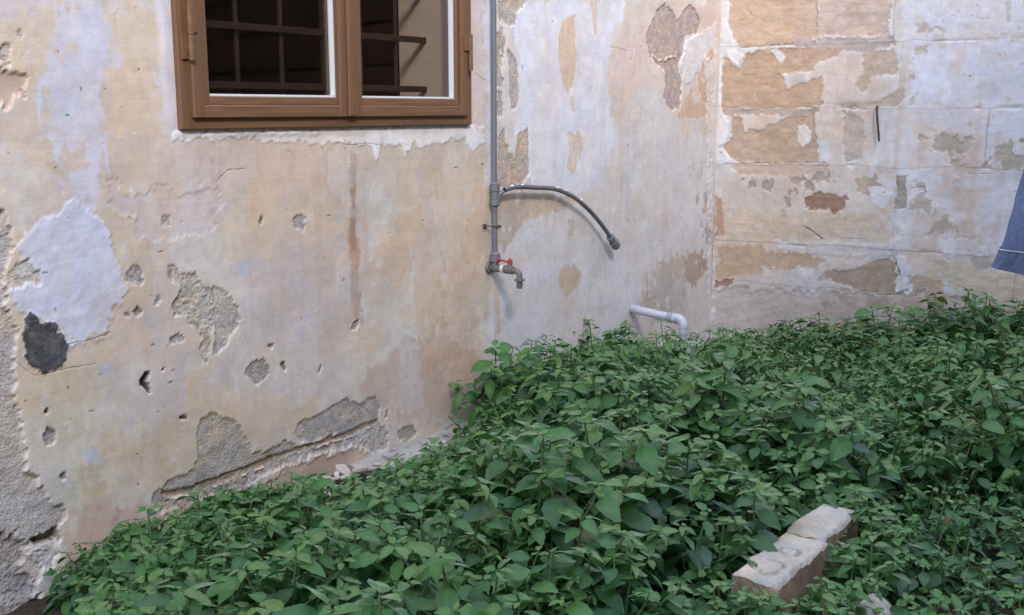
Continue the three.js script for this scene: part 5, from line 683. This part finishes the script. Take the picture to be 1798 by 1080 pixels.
{
  const r = rng(9091), spots = [], step = 0.087, cam = camera.position.clone();
  for (let z = 0.05; z < 2.3; z += step) for (let x = 0.5; x < 5.0; x += step) {
    const px = x + (r() - 0.5) * step * 0.95, pz = z + (r() - 0.5) * step * 0.95, h = canopy(px, pz), q = r(), a = r() * 6.28, s1 = 0.9 + 0.22 * r(), kk = r(); if (h <= 0) continue;
    const v = V(px, h * 0.8, pz).project(camera); if (v.z > 1 || Math.abs(v.x) > 1.22 || v.y < -1.55) continue;
    const hh = h * (0.80 + 0.30 * q); let best = 0, bd = 9; variants.forEach((vv, i) => { if (i > 8 !== (h > 0.13 && fbm(px * 2.2 + 60, pz * 2.2, 2) + (px > 2.7 || pz > 1.5 ? 0.16 : -0.12) + (kk - 0.5) * 0.3 > 0.5)) return; const d = Math.abs(vv.h - hh) + 0.03 * ((kk * 7 + i * 0.37) % 1); if (d < bd) { bd = d; best = i; } });
    spots.push({ x: px, z: pz, k: best, a, s: clamp(hh / variants[best].h, 0.7, 1.3) * s1, d: Math.hypot(px - cam.x, pz - cam.z), seen: Math.abs(v.x) < 1.02 && v.y > -1.1 });
  }
  for (const [x, z, k, sc] of [[1.46, 0.15, 8, 0.95], [1.29, 0.18, 8, 1.05], [1.70, 0.19, 8, 0.9], [1.16, 0.24, 8, 0.9], [2.47, 0.15, 8, 0.85], [3.46, 0.14, 2, 1.0], [3.36, 0.12, 4, 1.1], [2.86, 0.1, 0, 0.95], [1.80, 1.37, 8, 0.90], [1.775, 1.42, 8, 0.92], [1.80, 1.46, 8, 0.92], [1.82, 1.51, 8, 0.85], [1.74, 1.37, 8, 0.95], [1.755, 1.47, 8, 0.95],  [1.87, 1.53, 8, 0.70], [1.93, 1.52, 8, 0.76], [1.985, 1.51, 7, 0.9], [2.08, 1.51, 8, 0.8], [2.13, 1.53, 8, 0.95], [2.18, 1.52, 8, 1.0], [2.23, 1.50, 8, 1.02], [2.28, 1.49, 8, 1.05], [2.33, 1.47, 8, 1.1], [2.35, 1.41, 8, 1.15], [2.36, 1.35, 8, 1.15], [2.26, 1.33, 8, 1.1], [2.2, 1.58, 7, 1.0]])
    spots.push({ x, z, k, a: r() * 6.28, s: sc, up: 1, d: Math.hypot(x - cam.x, z - cam.z), seen: true });
  for (let q = 0; q < 420; q++) { // small seedlings where the bed thins out
    const foot = q < 110, px = foot ? 1.13 + r() * 0.67 : 0.6 + r() * 4.0, pz = foot ? 0.055 + r() * 0.12 : 0.1 + r() * 2.0, h = canopy(px, pz), a = r() * 6.28, s1 = 0.8 + 0.5 * r(), k = 6 + Math.floor(r() * 2); if (h <= 0 || h > 0.14) continue;
    const v = V(px, h * 0.8, pz).project(camera); if (v.z > 1 || Math.abs(v.x) > 1.1 || v.y < -1.3) continue;
    spots.push({ x: px, z: pz, k, a, s: clamp(h / 0.11, 0.55, 1.1) * s1, d: Math.hypot(px - cam.x, pz - cam.z), seen: Math.abs(v.x) < 1.02 && v.y > -1.05 });
  }
  const marks = [[2.70, 0.16, 'tall weed standing against the house wall below and left of the tap'], [3.42, 0.15, 'weed rising in front of the house wall just left of the waste pipe'], [3.10, 0.2, 'weed at the house wall foot midway between tap and waste pipe'], [1.02, 0.2, 'leftmost weed at the foot of the crumbling wall end'],
    [1.40, 0.14, 'low weed at the wall foot under the eroded joint'], [1.80, 1.42, 'weed hiding the near end of the ringed concrete block'], [2.40, 1.36, 'weed leaning over the far end of the second concrete block'], [2.10, 1.52, 'short weed along the brown side of the concrete block'], [3.95, 0.55, 'short weed in front of the corner where the two walls meet'], [4.42, 1.25, 'tallest weed at the stone wall below the jeans']];
  for (const p of spots) p.big = variants[p.k].h * p.s / p.d;
  for (const [x, z, text] of marks) { let best = null, bd = 9; for (const p of spots) { const d = Math.hypot(p.x - x, p.z - z); if (p.seen && !p.text && d < bd) { bd = d; best = p; } } best.text = text; best.big = 9; }
  const region = (p) => p.z < 0.42 && p.x < 2.6 ? ['leafy weed in the row along the foot of the peeling house wall', 'weeds along the house wall foot'] : p.z < 0.5 ? ['leafy weed between the tap and the wall corner', 'weeds in the corner'] : p.x > 3.0 ? ['leafy weed in the bed before the stone wall', 'weeds before the stone wall'] : p.z > 1.5 ? ['small weed on the bare earth right of the concrete block', 'weeds right of the block'] : p.z > 0.95 && p.x > 2.3 ? ['leafy weed beyond the far end of the concrete blocks', 'weeds beyond the blocks'] : p.x > 1.5 && p.z > 1.0 ? ['leafy weed close by the left side of the ringed concrete block', 'weeds left of the block'] : p.x < 1.65 ? ['large leaved weed at the bottom edge left of the middle', 'weeds at the bottom edge'] : p.z < 0.75 ? ['leafy weed in front of the fallen plaster flakes', 'weeds before the plaster flakes'] : ['leafy weed in the middle of the bed, between plaster flakes and concrete block', 'weeds in the middle of the bed'];
  spots.sort((p, q) => (q.seen - p.seen) || (q.big - p.big));
  const lean = (p) => p.up ? new THREE.Quaternion().setFromAxisAngle(V(0, 1, 0), p.a) : new THREE.Quaternion().setFromEuler(new THREE.Euler((wide(noise(p.x * 9, p.z * 9)) - 0.5) * 0.42, p.a, (wide(noise(p.x * 9 + 50, p.z * 9)) - 0.5) * 0.42, 'XZY'));
  const sink = (p) => -0.06 * sstep(1.3, 1.0, p.x) * sstep(0.5, 0.15, p.z);
  const SINGLE = 300, proto = {}, inst = {};
  spots.forEach((p, i) => {
    if (i < SINGLE && p.seen) {
      let o; if (!proto[p.k]) { o = proto[p.k] = makePlant(p.k, 'weed_plant', ''); } else { o = proto[p.k].clone(); o.name = numbered('weed_plant'); scene.add(o); }
      const rg = region(p); o.userData = { label: p.text ?? rg[0], category: 'plant', group: rg[1] };
      o.position.set(p.x, sink(p), p.z); o.quaternion.copy(lean(p)); o.scale.setScalar(p.s);
    } else {
      const base = new THREE.Matrix4().compose(V(p.x, sink(p), p.z), lean(p), V(p.s, p.s, p.s)), v = variants[p.k];
      for (const l of v.leaves) (inst[l.g + '_' + l.mat] ??= []).push(base.clone().multiply(l.m)); (inst['s' + p.k] ??= []).push(base);
    }
  });
  const cover = new THREE.Group(); cover.name = 'weed_cover'; cover.userData = { kind: 'stuff', label: 'dense green mass of weeds in the far part of the bed', category: 'weeds' }; scene.add(cover);
  for (const key in inst) { const st = key[0] === 's', [g, m] = key.split('_'), im = new THREE.InstancedMesh(st ? variants[+key.slice(1)].stem : leafGeos[+g], st ? stemMats[+key.slice(1) % 2] : leafMats[+m], inst[key].length); im.name = st ? 'stem' : 'leaf'; inst[key].forEach((t, i) => im.setMatrixAt(i, t)); im.castShadow = im.receiveShadow = true; cover.add(im); }
  console.log('plants', spots.length, 'leaves per plant', variants.map((v) => v.leaves.length).join(' '), 'seen', spots.filter((p) => p.seen).length);
}
shade(scene);
renderer.render(scene, camera);
